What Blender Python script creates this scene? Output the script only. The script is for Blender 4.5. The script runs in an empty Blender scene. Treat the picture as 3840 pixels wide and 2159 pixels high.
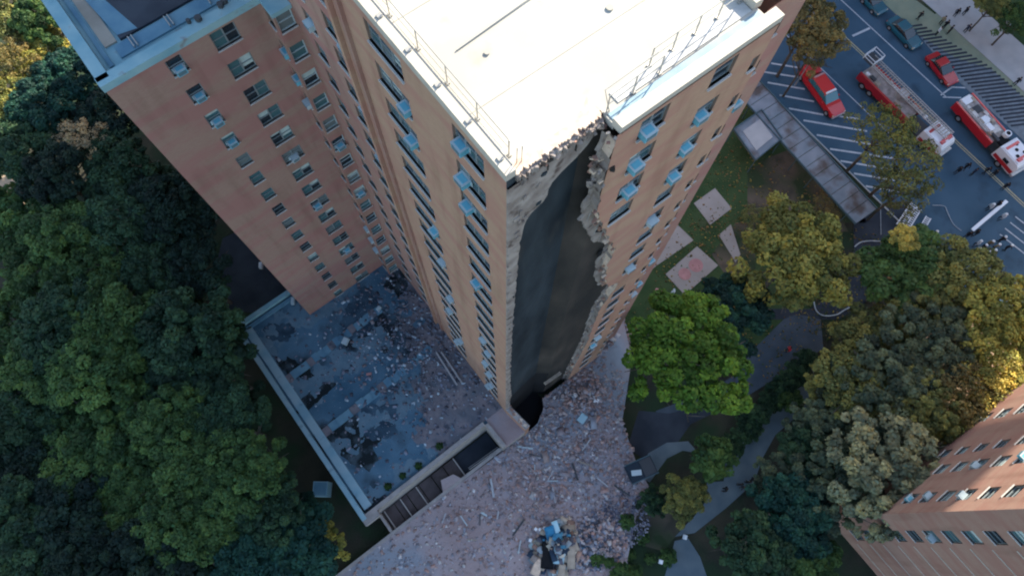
import bpy, math, random
import numpy as np
from mathutils import Vector, Matrix, Euler, noise

scene = bpy.context.scene
COL = scene.collection
R = random.Random(7)
PI = math.pi

# ---------------------------------------------------------------- camera
FPX = 2720.018                       # focal length in pixels of the 3840 px wide photograph
CAM = Vector((-6.9282, -9.0476, 79.6469))
_hd, _pit, _roll = 0.891236, 0.319699, 0.0275525
_F = Vector((math.cos(_hd), math.sin(_hd), 0)); _Rt = Vector((math.sin(_hd), -math.cos(_hd), 0)); _Dn = Vector((0, 0, -1))
FW = _Dn * math.cos(_pit) + _F * math.sin(_pit)
_up = _F * math.cos(_pit) - _Dn * math.sin(_pit)
CR = _Rt * math.cos(_roll) + _up * math.sin(_roll)
CU = -_Rt * math.sin(_roll) + _up * math.cos(_roll)
cd = bpy.data.cameras.new('camera'); cam = bpy.data.objects.new('camera', cd); COL.objects.link(cam)
cd.sensor_fit = 'HORIZONTAL'; cd.sensor_width = 36.0; cd.lens = FPX / 3840 * 36
cd.clip_start = 1.0; cd.clip_end = 3000
m = Matrix.Identity(4)
for i in range(3):
    m[i][0] = CR[i]; m[i][1] = CU[i]; m[i][2] = -FW[i]; m[i][3] = CAM[i]
cam.matrix_world = m
scene.camera = cam

def at(px, py, z=0.0):
    """the point at height z that the photograph shows at pixel (px, py)"""
    d = FW * FPX + CR * (px - 1920) + CU * (1079.5 - py)
    t = (z - CAM.z) / d.z
    p = CAM + d * t
    return (p.x, p.y)
def dz(x, y, z=0.0): return at(x * 1.4907, y * 1.4907, z)          # same, in 2576 px wide coordinates
def z3(x, y, z=0.0): return at(2560 + x / 2.011, y / 2.011, z)
def z6(x, y, z=0.0): return at(2560 + x / 2.011, 720 + y / 2.011, z)
def z9(x, y, z=0.0): return at(2560 + x / 2.0125, 1440 + y / 2.0125, z)

# ---------------------------------------------------------------- sky, sun, exposure
SUN_EL, SUN_AZ = math.radians(30), math.radians(20)     # azimuth measured from +X towards +Y
w = bpy.data.worlds.new('World'); scene.world = w; w.use_nodes = True
nt = w.node_tree; nt.nodes.clear()
sky = nt.nodes.new('ShaderNodeTexSky'); sky.sky_type = 'NISHITA'; sky.sun_disc = False
sky.sun_elevation = SUN_EL; sky.sun_rotation = PI / 2 - SUN_AZ
sky.air_density = 1.0; sky.dust_density = 1.0; sky.ozone_density = 0.25
bg = nt.nodes.new('ShaderNodeBackground'); bg.inputs['Strength'].default_value = 0.15
out = nt.nodes.new('ShaderNodeOutputWorld')
nt.links.new(sky.outputs[0], bg.inputs[0]); nt.links.new(bg.outputs[0], out.inputs[0])
sl = bpy.data.lights.new('sun', 'SUN'); sl.energy = 4.8; sl.angle = math.radians(0.53); sl.color = (1.0, 0.9, 0.74)
sun = bpy.data.objects.new('sun', sl); COL.objects.link(sun)
sdir = Vector((math.cos(SUN_EL) * math.cos(SUN_AZ), math.cos(SUN_EL) * math.sin(SUN_AZ), math.sin(SUN_EL)))
sun.rotation_euler = sdir.to_track_quat('Z', 'Y').to_euler(); sun.location = (60, 30, 120)
scene.view_settings.view_transform = 'Standard'; scene.view_settings.look = 'None'
scene.view_settings.exposure = 1.5; scene.view_settings.gamma = 1.0
scene.view_settings.use_curve_mapping = False
scene.cycles.pixel_filter_type = 'BLACKMAN_HARRIS'; scene.cycles.filter_width = 2.1

# ---------------------------------------------------------------- materials
MATS = {}
def mat(name, col, rough=0.85, metal=0.0, var=0.0, vscale=1.0, col2=None, spec=0.3, bump=0.0, bscale=8.0, lo=0.35, hi=0.65, stretch=None, detail=4.0, coat=0.0, third=None, tscale=None, tlo=0.55, thi=0.7):
    if name in MATS: return MATS[name]
    mt = bpy.data.materials.new(name); mt.use_nodes = True
    n = mt.node_tree; b = n.nodes['Principled BSDF']
    b.inputs['Base Color'].default_value = (*col, 1); b.inputs['Roughness'].default_value = rough
    b.inputs['Metallic'].default_value = metal; b.inputs['Specular IOR Level'].default_value = spec
    if coat: b.inputs['Coat Weight'].default_value = coat
    tc = n.nodes.new('ShaderNodeTexCoord'); mp = n.nodes.new('ShaderNodeMapping')
    n.links.new(tc.outputs['Object'], mp.inputs[0])
    if stretch: mp.inputs['Scale'].default_value = stretch
    c = None
    if col2 or var:
        if not col2: col2 = tuple(min(1, x * (1 + var)) for x in col); col = tuple(x * (1 - var) for x in col)
        nz = n.nodes.new('ShaderNodeTexNoise'); nz.inputs['Scale'].default_value = vscale; nz.inputs['Detail'].default_value = detail
        n.links.new(mp.outputs[0], nz.inputs['Vector'])
        rp = n.nodes.new('ShaderNodeValToRGB'); rp.color_ramp.elements[0].position = lo; rp.color_ramp.elements[1].position = hi
        rp.color_ramp.elements[0].color = (*col, 1); rp.color_ramp.elements[1].color = (*col2, 1)
        n.links.new(nz.outputs[0], rp.inputs[0]); c = rp.outputs[0]
        if third:
            n2 = n.nodes.new('ShaderNodeTexNoise'); n2.inputs['Scale'].default_value = tscale or vscale * 3; n2.inputs['Detail'].default_value = 6
            n.links.new(mp.outputs[0], n2.inputs['Vector'])
            r2 = n.nodes.new('ShaderNodeValToRGB'); r2.color_ramp.elements[0].position = tlo; r2.color_ramp.elements[1].position = thi
            r2.color_ramp.elements[0].color = (0, 0, 0, 1); r2.color_ramp.elements[1].color = (1, 1, 1, 1)
            n.links.new(n2.outputs[0], r2.inputs[0])
            mx = n.nodes.new('ShaderNodeMix'); mx.data_type = 'RGBA'
            n.links.new(r2.outputs[0], mx.inputs[0]); n.links.new(c, mx.inputs[6]); mx.inputs[7].default_value = (*third, 1); c = mx.outputs[2]
        n.links.new(c, b.inputs['Base Color'])
    if bump:
        nb = n.nodes.new('ShaderNodeTexNoise'); nb.inputs['Scale'].default_value = bscale; nb.inputs['Detail'].default_value = 5
        n.links.new(mp.outputs[0], nb.inputs['Vector'])
        bp = n.nodes.new('ShaderNodeBump'); bp.inputs['Strength'].default_value = bump; bp.inputs['Distance'].default_value = 0.1
        n.links.new(nb.outputs[0], bp.inputs['Height']); n.links.new(bp.outputs[0], b.inputs['Normal'])
    MATS[name] = mt; return mt

def brick_mat(name, c1, c2, c3):
    mt = bpy.data.materials.new(name); mt.use_nodes = True
    n = mt.node_tree; b = n.nodes['Principled BSDF']; b.inputs['Roughness'].default_value = 0.9; b.inputs['Specular IOR Level'].default_value = 0.15
    tc = n.nodes.new('ShaderNodeTexCoord'); sp = n.nodes.new('ShaderNodeSeparateXYZ'); n.links.new(tc.outputs['Object'], sp.inputs[0])
    ad = n.nodes.new('ShaderNodeMath'); n.links.new(sp.outputs[0], ad.inputs[0]); n.links.new(sp.outputs[1], ad.inputs[1])
    cb = n.nodes.new('ShaderNodeCombineXYZ'); n.links.new(ad.outputs[0], cb.inputs[0]); n.links.new(sp.outputs[2], cb.inputs[1])
    br = n.nodes.new('ShaderNodeTexBrick'); br.inputs['Scale'].default_value = 1.0
    br.inputs['Brick Width'].default_value = 0.24; br.inputs['Row Height'].default_value = 0.075; br.inputs['Mortar Size'].default_value = 0.008
    br.inputs['Color1'].default_value = (*c1, 1); br.inputs['Color2'].default_value = (*c2, 1)
    br.inputs['Mortar'].default_value = (*[x * 0.8 + 0.06 for x in c1], 1); n.links.new(cb.outputs[0], br.inputs['Vector'])
    def noise(scale, vec, lo, hi, det=4):
        z = n.nodes.new('ShaderNodeTexNoise'); z.inputs['Scale'].default_value = scale; z.inputs['Detail'].default_value = det
        n.links.new(vec, z.inputs['Vector'])
        r = n.nodes.new('ShaderNodeMapRange'); r.inputs['From Min'].default_value = lo; r.inputs['From Max'].default_value = hi; n.links.new(z.outputs[0], r.inputs[0]); return r.outputs[0]
    mp = n.nodes.new('ShaderNodeMapping'); mp.inputs['Scale'].default_value = (1, 1, 3.5); n.links.new(tc.outputs['Object'], mp.inputs[0])
    f1 = noise(0.3, mp.outputs[0], 0.42, 0.6, 6)
    mx = n.nodes.new('ShaderNodeMix'); mx.data_type = 'RGBA'; n.links.new(f1, mx.inputs[0]); n.links.new(br.outputs[0], mx.inputs[6]); mx.inputs[7].default_value = (*c3, 1)
    m2p = n.nodes.new('ShaderNodeMapping'); m2p.inputs['Scale'].default_value = (1, 1, 0.15); n.links.new(tc.outputs['Object'], m2p.inputs[0])
    f2 = noise(0.9, m2p.outputs[0], 0.5, 0.8, 5)
    m2 = n.nodes.new('ShaderNodeMix'); m2.data_type = 'RGBA'; m2.blend_type = 'MULTIPLY'
    mm = n.nodes.new('ShaderNodeMath'); mm.operation = 'MULTIPLY'; mm.inputs[1].default_value = 0.6; n.links.new(f2, mm.inputs[0])
    n.links.new(mm.outputs[0], m2.inputs[0]); n.links.new(mx.outputs[2], m2.inputs[6]); m2.inputs[7].default_value = (0.55, 0.5, 0.48, 1)
    n.links.new(m2.outputs[2], b.inputs['Base Color'])
    MATS[name] = mt; return mt

BRICK = brick_mat('tan_brick', (0.37, 0.228, 0.152), (0.41, 0.262, 0.176), (0.37, 0.205, 0.152))
BRICK2 = brick_mat('orange_brick', (0.31, 0.185, 0.14), (0.34, 0.21, 0.16), (0.30, 0.165, 0.13))
BRICKP = brick_mat('pink_brick', (0.31, 0.19, 0.145), (0.34, 0.215, 0.165), (0.33, 0.17, 0.145))
REVEAL = mat('reveal_brick', (0.20, 0.14, 0.11), 0.9)
COPING = mat('limestone_coping', (0.42, 0.39, 0.33), 0.8, var=0.08, vscale=2)
WROOF = mat('white_roof_membrane', (0.36, 0.345, 0.30), 0.85, col2=(0.44, 0.425, 0.38), vscale=0.3, detail=8, third=(0.32, 0.285, 0.225), tscale=0.6, tlo=0.58, thi=0.78)
DIRT = mat('roof_brick_dust', (0.45, 0.33, 0.26), 0.95, col2=(0.6, 0.48, 0.38), vscale=3)
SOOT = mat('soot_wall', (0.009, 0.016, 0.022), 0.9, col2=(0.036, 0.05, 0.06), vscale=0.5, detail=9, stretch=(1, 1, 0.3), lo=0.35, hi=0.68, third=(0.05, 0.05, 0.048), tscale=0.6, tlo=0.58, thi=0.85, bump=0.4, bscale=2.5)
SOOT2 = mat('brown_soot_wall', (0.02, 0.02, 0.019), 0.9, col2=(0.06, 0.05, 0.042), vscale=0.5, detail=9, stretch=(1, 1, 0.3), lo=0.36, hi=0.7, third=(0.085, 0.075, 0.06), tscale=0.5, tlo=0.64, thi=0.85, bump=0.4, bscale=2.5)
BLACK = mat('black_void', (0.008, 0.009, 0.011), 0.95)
PLASTER = mat('broken_plaster', (0.20, 0.165, 0.145), 0.95, col2=(0.33, 0.29, 0.26), vscale=1.2, third=(0.10, 0.075, 0.065), tscale=1.5, tlo=0.56, thi=0.66, bump=0.8, bscale=4)
PLASTERL = mat('pale_block_edge', (0.6, 0.47, 0.36), 0.9, var=0.15, vscale=3)
METALG = mat('galvanized_rail', (0.34, 0.33, 0.3), 0.5, 0.4)
FRAME = mat('window_frame', (0.23, 0.27, 0.28), 0.5, 0.3)
FRAMEL = mat('pale_window_frame', (0.42, 0.5, 0.52), 0.5, 0.1)
SILL = mat('window_sill', (0.45, 0.43, 0.4), 0.8)
GLASS = [mat('dark_glass', (0.012, 0.02, 0.026), 0.12, spec=0.6), mat('teal_glass', (0.05, 0.12, 0.13), 0.15, spec=0.7), mat('grey_glass', (0.13, 0.16, 0.16), 0.2, spec=0.6)]
BLIND = mat('roller_blind', (0.38, 0.46, 0.44), 0.8, var=0.1, vscale=3)
ACM = mat('air_conditioner_paint', (0.13, 0.39, 0.49), 0.5, var=0.08, vscale=5)
ACW = mat('air_conditioner_white', (0.42, 0.5, 0.52), 0.5)
ACG = mat('air_conditioner_grille', (0.1, 0.17, 0.2), 0.6)
LEDGE = mat('weathered_parapet', (0.17, 0.33, 0.38), 0.85, col2=(0.27, 0.42, 0.44), vscale=0.7, third=(0.2, 0.2, 0.2), tscale=1.4, tlo=0.62, thi=0.75)
LEDGE2 = mat('weathered_roof_edge', (0.09, 0.2, 0.28), 0.85, col2=(0.15, 0.28, 0.34), vscale=0.8)
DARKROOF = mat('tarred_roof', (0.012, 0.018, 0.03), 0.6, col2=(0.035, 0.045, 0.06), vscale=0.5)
BEIGE = mat('beige_roof_strip', (0.30, 0.27, 0.22), 0.9, var=0.2, vscale=0.6)
LEDGEB = mat('pale_blue_parapet', (0.2, 0.36, 0.43), 0.85, col2=(0.3, 0.43, 0.47), vscale=0.6, third=(0.12, 0.2, 0.25), tscale=0.9, tlo=0.6, thi=0.75)
ANNEX = mat('annex_roof_membrane', (0.045, 0.115, 0.17), 0.8, col2=(0.12, 0.22, 0.29), vscale=0.16, lo=0.38, hi=0.64, third=(0.012, 0.022, 0.03), tscale=0.16, tlo=0.52, thi=0.62, bump=0.3, bscale=3, detail=7)
ANNEXD = mat('annex_roof_dust', (0.12, 0.13, 0.15), 0.95, col2=(0.24, 0.205, 0.21), vscale=0.5, detail=8, third=(0.07, 0.08, 0.1), tscale=1.0)
PLAZA = mat('dusty_plaza', (0.31, 0.235, 0.225), 0.95, col2=(0.36, 0.31, 0.315), vscale=0.28, lo=0.32, hi=0.68, detail=9, third=(0.24, 0.28, 0.32), tscale=0.12, tlo=0.5, thi=0.66, bump=0.6, bscale=3.0)
ASPHALT = mat('asphalt', (0.035, 0.08, 0.12), 0.8, col2=(0.05, 0.10, 0.145), vscale=0.25, third=(0.028, 0.06, 0.09), tscale=0.4)
PAINT = mat('white_road_paint', (0.5, 0.52, 0.53), 0.7, col2=(0.36, 0.4, 0.43), vscale=3)
YPAINT = mat('yellow_road_paint', (0.42, 0.36, 0.2), 0.7, var=0.15, vscale=3)
WALKM = mat('concrete_walk', (0.36, 0.365, 0.36), 0.9, col2=(0.42, 0.42, 0.41), vscale=0.7)
PATHM = mat('asphalt_path', (0.05, 0.07, 0.09), 0.9, col2=(0.075, 0.095, 0.12), vscale=0.5)
PATHL = mat('concrete_path', (0.09, 0.125, 0.15), 0.9, col2=(0.13, 0.165, 0.185), vscale=0.5)
PATHD = mat('dark_paving', (0.022, 0.03, 0.042), 0.9, col2=(0.04, 0.05, 0.065), vscale=0.4)
LAWN = mat('lawn', (0.025, 0.055, 0.018), 0.95, col2=(0.05, 0.085, 0.03), vscale=0.35, detail=7, bump=0.5, bscale=6, third=(0.1, 0.085, 0.05), tscale=0.16, tlo=0.62, thi=0.75)
LAWNP = mat('pale_verge', (0.2, 0.24, 0.17), 0.95, col2=(0.26, 0.29, 0.2), vscale=0.5, bump=0.4, bscale=6)
SOIL = mat('leaf_litter', (0.022, 0.025, 0.018), 0.98, col2=(0.05, 0.045, 0.03), vscale=0.3, detail=8, third=(0.02, 0.04, 0.018), tscale=0.2, tlo=0.45, thi=0.6, bump=0.6, bscale=4)
SOILB = mat('bare_brown_soil', (0.06, 0.055, 0.04), 0.98, col2=(0.15, 0.115, 0.085), vscale=0.5, detail=8, third=(0.03, 0.05, 0.022), tscale=0.25, tlo=.45, thi=.6)
TANSOIL = mat('sunlit_tan_ground', (0.3, 0.22, 0.15), 0.98, col2=(0.42, 0.31, 0.21), vscale=0.5, detail=8, third=(0.12, 0.1, 0.06), tscale=0.9)  # tan soil, made pale to carry sunlight in its colour
PADM = mat('play_pad', (0.3, 0.27, 0.24), 0.9, col2=(0.34, 0.31, 0.28), vscale=0.6)
PINK = mat('pink_pad_paint', (0.42, 0.22, 0.21), 0.9, var=0.12, vscale=1.2)
SHEDM = mat('shed_deck', (0.17, 0.21, 0.24), 0.8, col2=(0.25, 0.28, 0.31), vscale=0.5, detail=7, third=(0.11, 0.09, 0.08), tscale=.35, tlo=.5, thi=.65)
SHEDD = mat('shed_edge', (0.07, 0.12, 0.14), 0.8)
STONE = mat('pale_stone_wall', (0.3, 0.275, 0.26), 0.9, var=0.12, vscale=1.5, bump=0.4)
BROWNP = mat('brown_panel', (0.085, 0.07, 0.07), 0.8, var=0.25, vscale=0.8)
BARK = mat('bark', (0.10, 0.085, 0.07), 0.95, var=0.3, vscale=5)
RUBBERB = mat('rubber', (0.015, 0.015, 0.017), 0.8)
REDP = mat('red_paint', (0.50, 0.012, 0.018), 0.28, spec=0.5, coat=0.6)
REDD = mat('deep_red_paint', (0.36, 0.012, 0.02), 0.28, spec=0.5, coat=0.5)
TEALP = mat('dark_teal_paint', (0.015, 0.11, 0.15), 0.25, spec=0.5, coat=0.5)
WHITEP = mat('white_paint', (0.72, 0.74, 0.76), 0.4)
SILVER = mat('silver_metal', (0.42, 0.42, 0.42), 0.4, 0.5, var=0.12, vscale=3)
GREYD = mat('dark_equipment', (0.05, 0.055, 0.06), 0.6)
CARGLASS = mat('car_glass', (0.01, 0.02, 0.025), 0.08, spec=0.8)
WSHIELD = mat('windscreen', (0.04, 0.16, 0.19), 0.1, spec=0.8)
AMBER = mat('lens', (0.6, 0.5, 0.35), 0.3)
CLOTH = [mat('dark_clothing', (0.012, 0.014, 0.02), 0.9), mat('navy_clothing', (0.015, 0.025, 0.05), 0.9), mat('khaki_clothing', (0.23, 0.2, 0.12), 0.9), mat('white_clothing', (0.5, 0.53, 0.56), 0.9)]
SKIN = mat('skin', (0.3, 0.17, 0.11), 0.7)
HAIR = mat('hair', (0.02, 0.015, 0.012), 0.8)
BLUET = mat('blue_tarp', (0.015, 0.13, 0.24), 0.5, var=0.3, vscale=1.5)
WDEB = mat('pale_appliance', (0.34, 0.52, 0.58), 0.5)
TANB = mat('tan_board', (0.34, 0.29, 0.23), 0.9, var=0.15, vscale=2)

def attr_mat(name, rough=0.95, leafy=False):
    mt = bpy.data.materials.new(name); mt.use_nodes = True
    n = mt.node_tree; b = n.nodes['Principled BSDF']; b.inputs['Roughness'].default_value = rough; b.inputs['Specular IOR Level'].default_value = 0.2
    a = n.nodes.new('ShaderNodeAttribute'); a.attribute_name = 'tone'
    if not leafy:
        n.links.new(a.outputs['Color'], b.inputs['Base Color']); MATS[name] = mt; return mt
    oi = n.nodes.new('ShaderNodeObjectInfo')
    mx = n.nodes.new('ShaderNodeMix'); mx.data_type = 'RGBA'; mx.blend_type = 'MULTIPLY'; mx.inputs[0].default_value = 1
    n.links.new(oi.outputs['Color'], mx.inputs[6]); n.links.new(a.outputs['Color'], mx.inputs[7])
    n.links.new(mx.outputs[2], b.inputs['Base Color'])
    tr = n.nodes.new('ShaderNodeBsdfTranslucent'); n.links.new(mx.outputs[2], tr.inputs[0])
    ms = n.nodes.new('ShaderNodeMixShader'); ms.inputs[0].default_value = 0.3
    o = n.nodes['Material Output']; n.links.new(b.outputs[0], ms.inputs[1]); n.links.new(tr.outputs[0], ms.inputs[2]); n.links.new(ms.outputs[0], o.inputs[0])
    MATS[name] = mt; return mt
LEAF = attr_mat('leaves', 0.6, True)
CHUNK = attr_mat('rubble_chunks')

# ---------------------------------------------------------------- mesh helpers
class MB:
    def __init__(s): s.v = []; s.f = []; s.mi = []; s.mats = []
    def m(s, mt):
        if mt not in s.mats: s.mats.append(mt)
        return s.mats.index(mt)
    def face(s, pts, mt):
        i = len(s.v); s.v += [tuple(p) for p in pts]; s.f.append(tuple(range(i, i + len(pts)))); s.mi.append(s.m(mt)); return s
    def box(s, c, d, mt, rz=0.0, rx=0.0, ry=0.0, taper=1.0, bev=0.0):
        """c = centre, d = full sizes"""
        M = Euler((rx, ry, rz)).to_matrix(); c = Vector(c); x, y, z = d[0] / 2, d[1] / 2, d[2] / 2; k = s.m(mt)
        i = len(s.v)
        if bev:
            b = min(bev, x * .45, y * .45, z * .9)
            ring = lambda X, Y, Z: [(-X, -Y, Z), (X, -Y, Z), (X, Y, Z), (-X, Y, Z)]
            ps = ring(x, y, -z) + ring(x, y, z - b) + ring(x - b, y - b, z)
            s.v += [tuple(c + M @ Vector(p)) for p in ps]
            s.f.append((i + 3, i + 2, i + 1, i)); s.mi.append(k)
            for lv in (0, 4):
                for q in range(4):
                    a, bb = i + lv + q, i + lv + (q + 1) % 4
                    s.f.append((a, bb, bb + 4, a + 4)); s.mi.append(k)
            s.f.append((i + 8, i + 9, i + 10, i + 11)); s.mi.append(k); return s
        ps = [(-x, -y, -z), (x, -y, -z), (x, y, -z), (-x, y, -z), (-x * taper, -y * taper, z), (x * taper, -y * taper, z), (x * taper, y * taper, z), (-x * taper, y * taper, z)]
        s.v += [tuple(c + M @ Vector(p)) for p in ps]
        for q in ((0, 3, 2, 1), (4, 5, 6, 7), (0, 1, 5, 4), (1, 2, 6, 5), (2, 3, 7, 6), (3, 0, 4, 7)):
            s.f.append(tuple(i + j for j in q)); s.mi.append(k)
        return s
    def tube(s, pts, rad, mt, n=6):
        pts = [Vector(p) for p in pts]; rr = rad if isinstance(rad, (list, tuple)) else [rad] * len(pts); k = s.m(mt); base = len(s.v)
        for j, p in enumerate(pts):
            d = (pts[min(j + 1, len(pts) - 1)] - pts[max(j - 1, 0)]).normalized()
            a = d.cross(Vector((0, 0, 1))); a = a.normalized() if a.length > 1e-3 else Vector((1, 0, 0)); b = d.cross(a)
            for q in range(n):
                t = 2 * PI * q / n; s.v.append(tuple(p + (a * math.cos(t) + b * math.sin(t)) * rr[j]))
        for j in range(len(pts) - 1):
            for q in range(n):
                a = base + j * n + q; b = base + j * n + (q + 1) % n
                s.f.append((a, b, b + n, a + n)); s.mi.append(k)
        s.f.append(tuple(base + q for q in range(n))[::-1]); s.mi.append(k)
        s.f.append(tuple(base + (len(pts) - 1) * n + q for q in range(n))); s.mi.append(k)
        return s
    def prism(s, poly, z0, z1, mt, side=None, bottom=False):
        """upright prism over a counter-clockwise polygon"""
        if sum(poly[i][0] * poly[(i + 1) % len(poly)][1] - poly[(i + 1) % len(poly)][0] * poly[i][1] for i in range(len(poly))) < 0: poly = poly[::-1]
        s.face([(x, y, z1) for x, y in poly], mt)
        for i in range(len(poly)):
            a, b = poly[i], poly[(i + 1) % len(poly)]
            s.face([(a[0], a[1], z0), (b[0], b[1], z0), (b[0], b[1], z1), (a[0], a[1], z1)], side or mt)
        return s
    def mesh(s, name):
        me = bpy.data.meshes.new(name); me.from_pydata(s.v, [], s.f)
        for mt in s.mats: me.materials.append(mt)
        me.polygons.foreach_set('material_index', s.mi); me.update(); return me
    def build(s, name, parent=None, **k): return obj(name, s.mesh(name), parent, **k)

def obj(name, me, parent=None, loc=None, rz=None):
    o = bpy.data.objects.new(name, me); COL.objects.link(o)
    if parent is not None: o.parent = parent
    if loc is not None: o.location = loc
    if rz is not None: o.rotation_euler = (0, 0, rz)
    return o
def tag(o, label=None, cat=None, group=None, kind=None):
    if label: o['label'] = label
    if cat: o['category'] = cat
    if group: o['group'] = group
    if kind: o['kind'] = kind
    return o
def thing(name, label, cat, loc=(0, 0, 0), rz=0.0, group=None):
    o = bpy.data.objects.new(name, None); COL.objects.link(o); o.location = loc; o.rotation_euler = (0, 0, rz); o.empty_display_size = 0.3
    return tag(o, label, cat, group)
def children(o, _c={}): return [c for c in bpy.data.objects if c.parent == o]
def copy_tree(o, parent=None, kids=None):
    c = o.copy(); COL.objects.link(c); c.parent = parent
    for ch in (kids or KIDS(o)): copy_tree(ch, c)
    return c
def KIDS(o): return [c for c in list(COL.objects) if c.parent == o]
def struct(name, me, label=None):
    o = obj(name, me); o['kind'] = 'structure'
    if label: o['label'] = label
    return o
def flat(name, poly, z, mt, parent=None):
    b = MB(); b.prism(poly, z - 0.05, z, mt)
    if parent is None: return struct(name, b.mesh(name))
    return b.build(name, parent)
def lerp(a, b, t): return a + (b - a) * t
def nz(x, s=0):   # cheap repeatable wiggle
    return (math.sin(x * 1.7 + s) + math.sin(x * 4.3 + s * 2.1) * .6 + math.sin(x * 9.1 + s * .7) * .4) / 2

# ---------------------------------------------------------------- ground
g = MB(); N = 40; S0 = 700
g.face([(-S0, -S0, 0), (S0, -S0, 0), (S0, S0, 0), (-S0, S0, 0)], SOIL)
struct('ground', g.mesh('ground'))

# ---------------------------------------------------------------- windows
_wc = {}
def window_proto(style, w, h):
    k = (style, round(w, 2), round(h, 2))
    if k in _wc: return _wc[k]
    b = MB(); f = 0.06; y = 0.16
    fm = FRAMEL if style == 'pale' else FRAME
    b.box((w / 2, y, f / 2), (w, 0.08, f), fm); b.box((w / 2, y, h - f / 2), (w, 0.08, f), fm)
    b.box((f / 2, y, h / 2), (f, 0.08, h - 2 * f), fm); b.box((w - f / 2, y, h / 2), (f, 0.08, h - 2 * f), fm)
    panes = []
    if style == 'slot': panes = [(f, w - f)]
    elif w > 1.35:
        n = 3 if w > 1.9 else 2
        for i in range(1, n): b.box((w * i / n, y, h / 2), (0.09, 0.09, h - 2 * f), fm)
        panes = [(w * i / n + (0.045 if i else f), w * (i + 1) / n - (0.045 if i < n - 1 else f)) for i in range(n)]
        b.box((w / 2, y - 0.02, h * 0.5), (w - 2 * f, 0.06, 0.05), fm)
    else:
        panes = [(f, w - f)]
        b.box((w / 2, y - 0.02, h * 0.5), (w - 2 * f, 0.06, 0.05), fm)
    b.box((w / 2, 0.04, -0.035), (w + 0.06, 0.26, 0.07), SILL)
    me = b.mesh('window')
    pm = []
    for (a, c) in panes:
        vs = []
        for gm in GLASS:
            q = MB(); q.face([(a, y + .02, f), (c, y + .02, f), (c, y + .02, h - f), (a, y + .02, h - f)], gm)
            vs.append(q.mesh('pane'))
        bls = []
        for fr in (.25, .42, .7):
            bl = MB(); bl.box(((a + c) / 2, y + 0.008, h - f - h * fr / 2), (c - a, 0.01, h * fr), BLIND); bls.append(bl.mesh('blind'))
        pm.append((vs, bls, (a + c) / 2, c - a))
    _wc[k] = (me, pm); return _wc[k]
def ac_mesh(body, name='air_conditioner', w=0.6, d=0.36, h=0.4):
    b = MB(); b.box((0, -d / 2 + 0.1, h / 2 + .02), (w, d + .1, h), body, bev=0.03)
    b.box((0, -d + 0.045, h / 2 + .02), (w * .8, 0.02, h * .66), ACG)
    b.box((0, -d / 2 + .1, h + .024), (w + .03, d + .13, 0.012), ACW)
    b.box((0, -d / 2 + .1, h + .034), (w * .72, d * .8, 0.012), body)
    b.box((-w / 2 - .05, 0.13, h / 2), (.1, .04, h), ACW); b.box((w / 2 + .05, 0.13, h / 2), (.1, .04, h), ACW)
    return b.mesh(name)
AC_B, AC_W = ac_mesh(ACM), ac_mesh(ACW)
def put_window(parent, x, y, z, th, style, w, h, ac=None, rnd=None):
    me, pm = window_proto(style, w, h)
    o = obj('window', me, parent, (x, y, z), th)
    rr = rnd or R
    for (vs, bl, cx, pw) in pm:
        obj('pane', vs[rr.choices((0, 1, 2), (3, 5, 2))[0]], o)
        if style != 'slot' and rr.random() < 0.4: obj('blind', rr.choice(bl), o)
    if ac:
        side, body = ac; rr_ = rr
        cx = 0.45 if side == 'L' else (w - 0.45 if side == 'R' else w / 2)
        obj('air_conditioner', AC_B if body == 'b' else AC_W, o, (cx, rr_.uniform(-.04, .08), 0.03), rr_.uniform(-.04, .04))
    return o
def wall_panel(name, parent, mt, x0, y0, th, W, z0, z1, ops, jag=None, depth=0.22, extra=()):
    """brick sheet with real openings; local u runs along the wall, outward is -v"""
    us = sorted({0.0, W, *[o[0] for o in ops], *[o[1] for o in ops], *extra}); zs = {z0, z1, *[o[2] for o in ops], *[o[3] for o in ops]}
    if jag:
        z = z0
        while z < z1: zs.add(round(z, 3)); z += 0.45
    zs = sorted(zs); b = MB()
    P = lambda u, v, z: (x0 + u * math.cos(th) - v * math.sin(th), y0 + u * math.sin(th) + v * math.cos(th), z)
    for i in range(len(us) - 1):
        for j in range(len(zs) - 1):
            a, c, d, e = us[i], us[i + 1], zs[j], zs[j + 1]
            if e - d < 1e-4: continue
            um, zm = (a + c) / 2, (d + e) / 2
            if any(o[0] < um < o[1] and o[2] < zm < o[3] for o in ops): continue
            l0 = l1 = a
            if jag:
                l0, l1 = max(a, jag(d)), max(a, jag(e))
                if l0 >= c and l1 >= c: continue
                l0, l1 = min(l0, c), min(l1, c)
            b.face([P(l0, 0, d), P(c, 0, d), P(c, 0, e), P(l1, 0, e)], mt)
    for (a, c, d, e) in ops:
        b.face([P(a, 0, d), P(c, 0, d), P(c, depth, d), P(a, depth, d)], SILL)
        b.face([P(a, depth, e), P(c, depth, e), P(c, 0, e), P(a, 0, e)], REVEAL)
        b.face([P(a, 0, d), P(a, depth, d), P(a, depth, e), P(a, 0, e)], REVEAL)
        b.face([P(c, depth, d), P(c, 0, d), P(c, 0, e), P(c, depth, e)], REVEAL)
    return b.build(name, parent)
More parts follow.
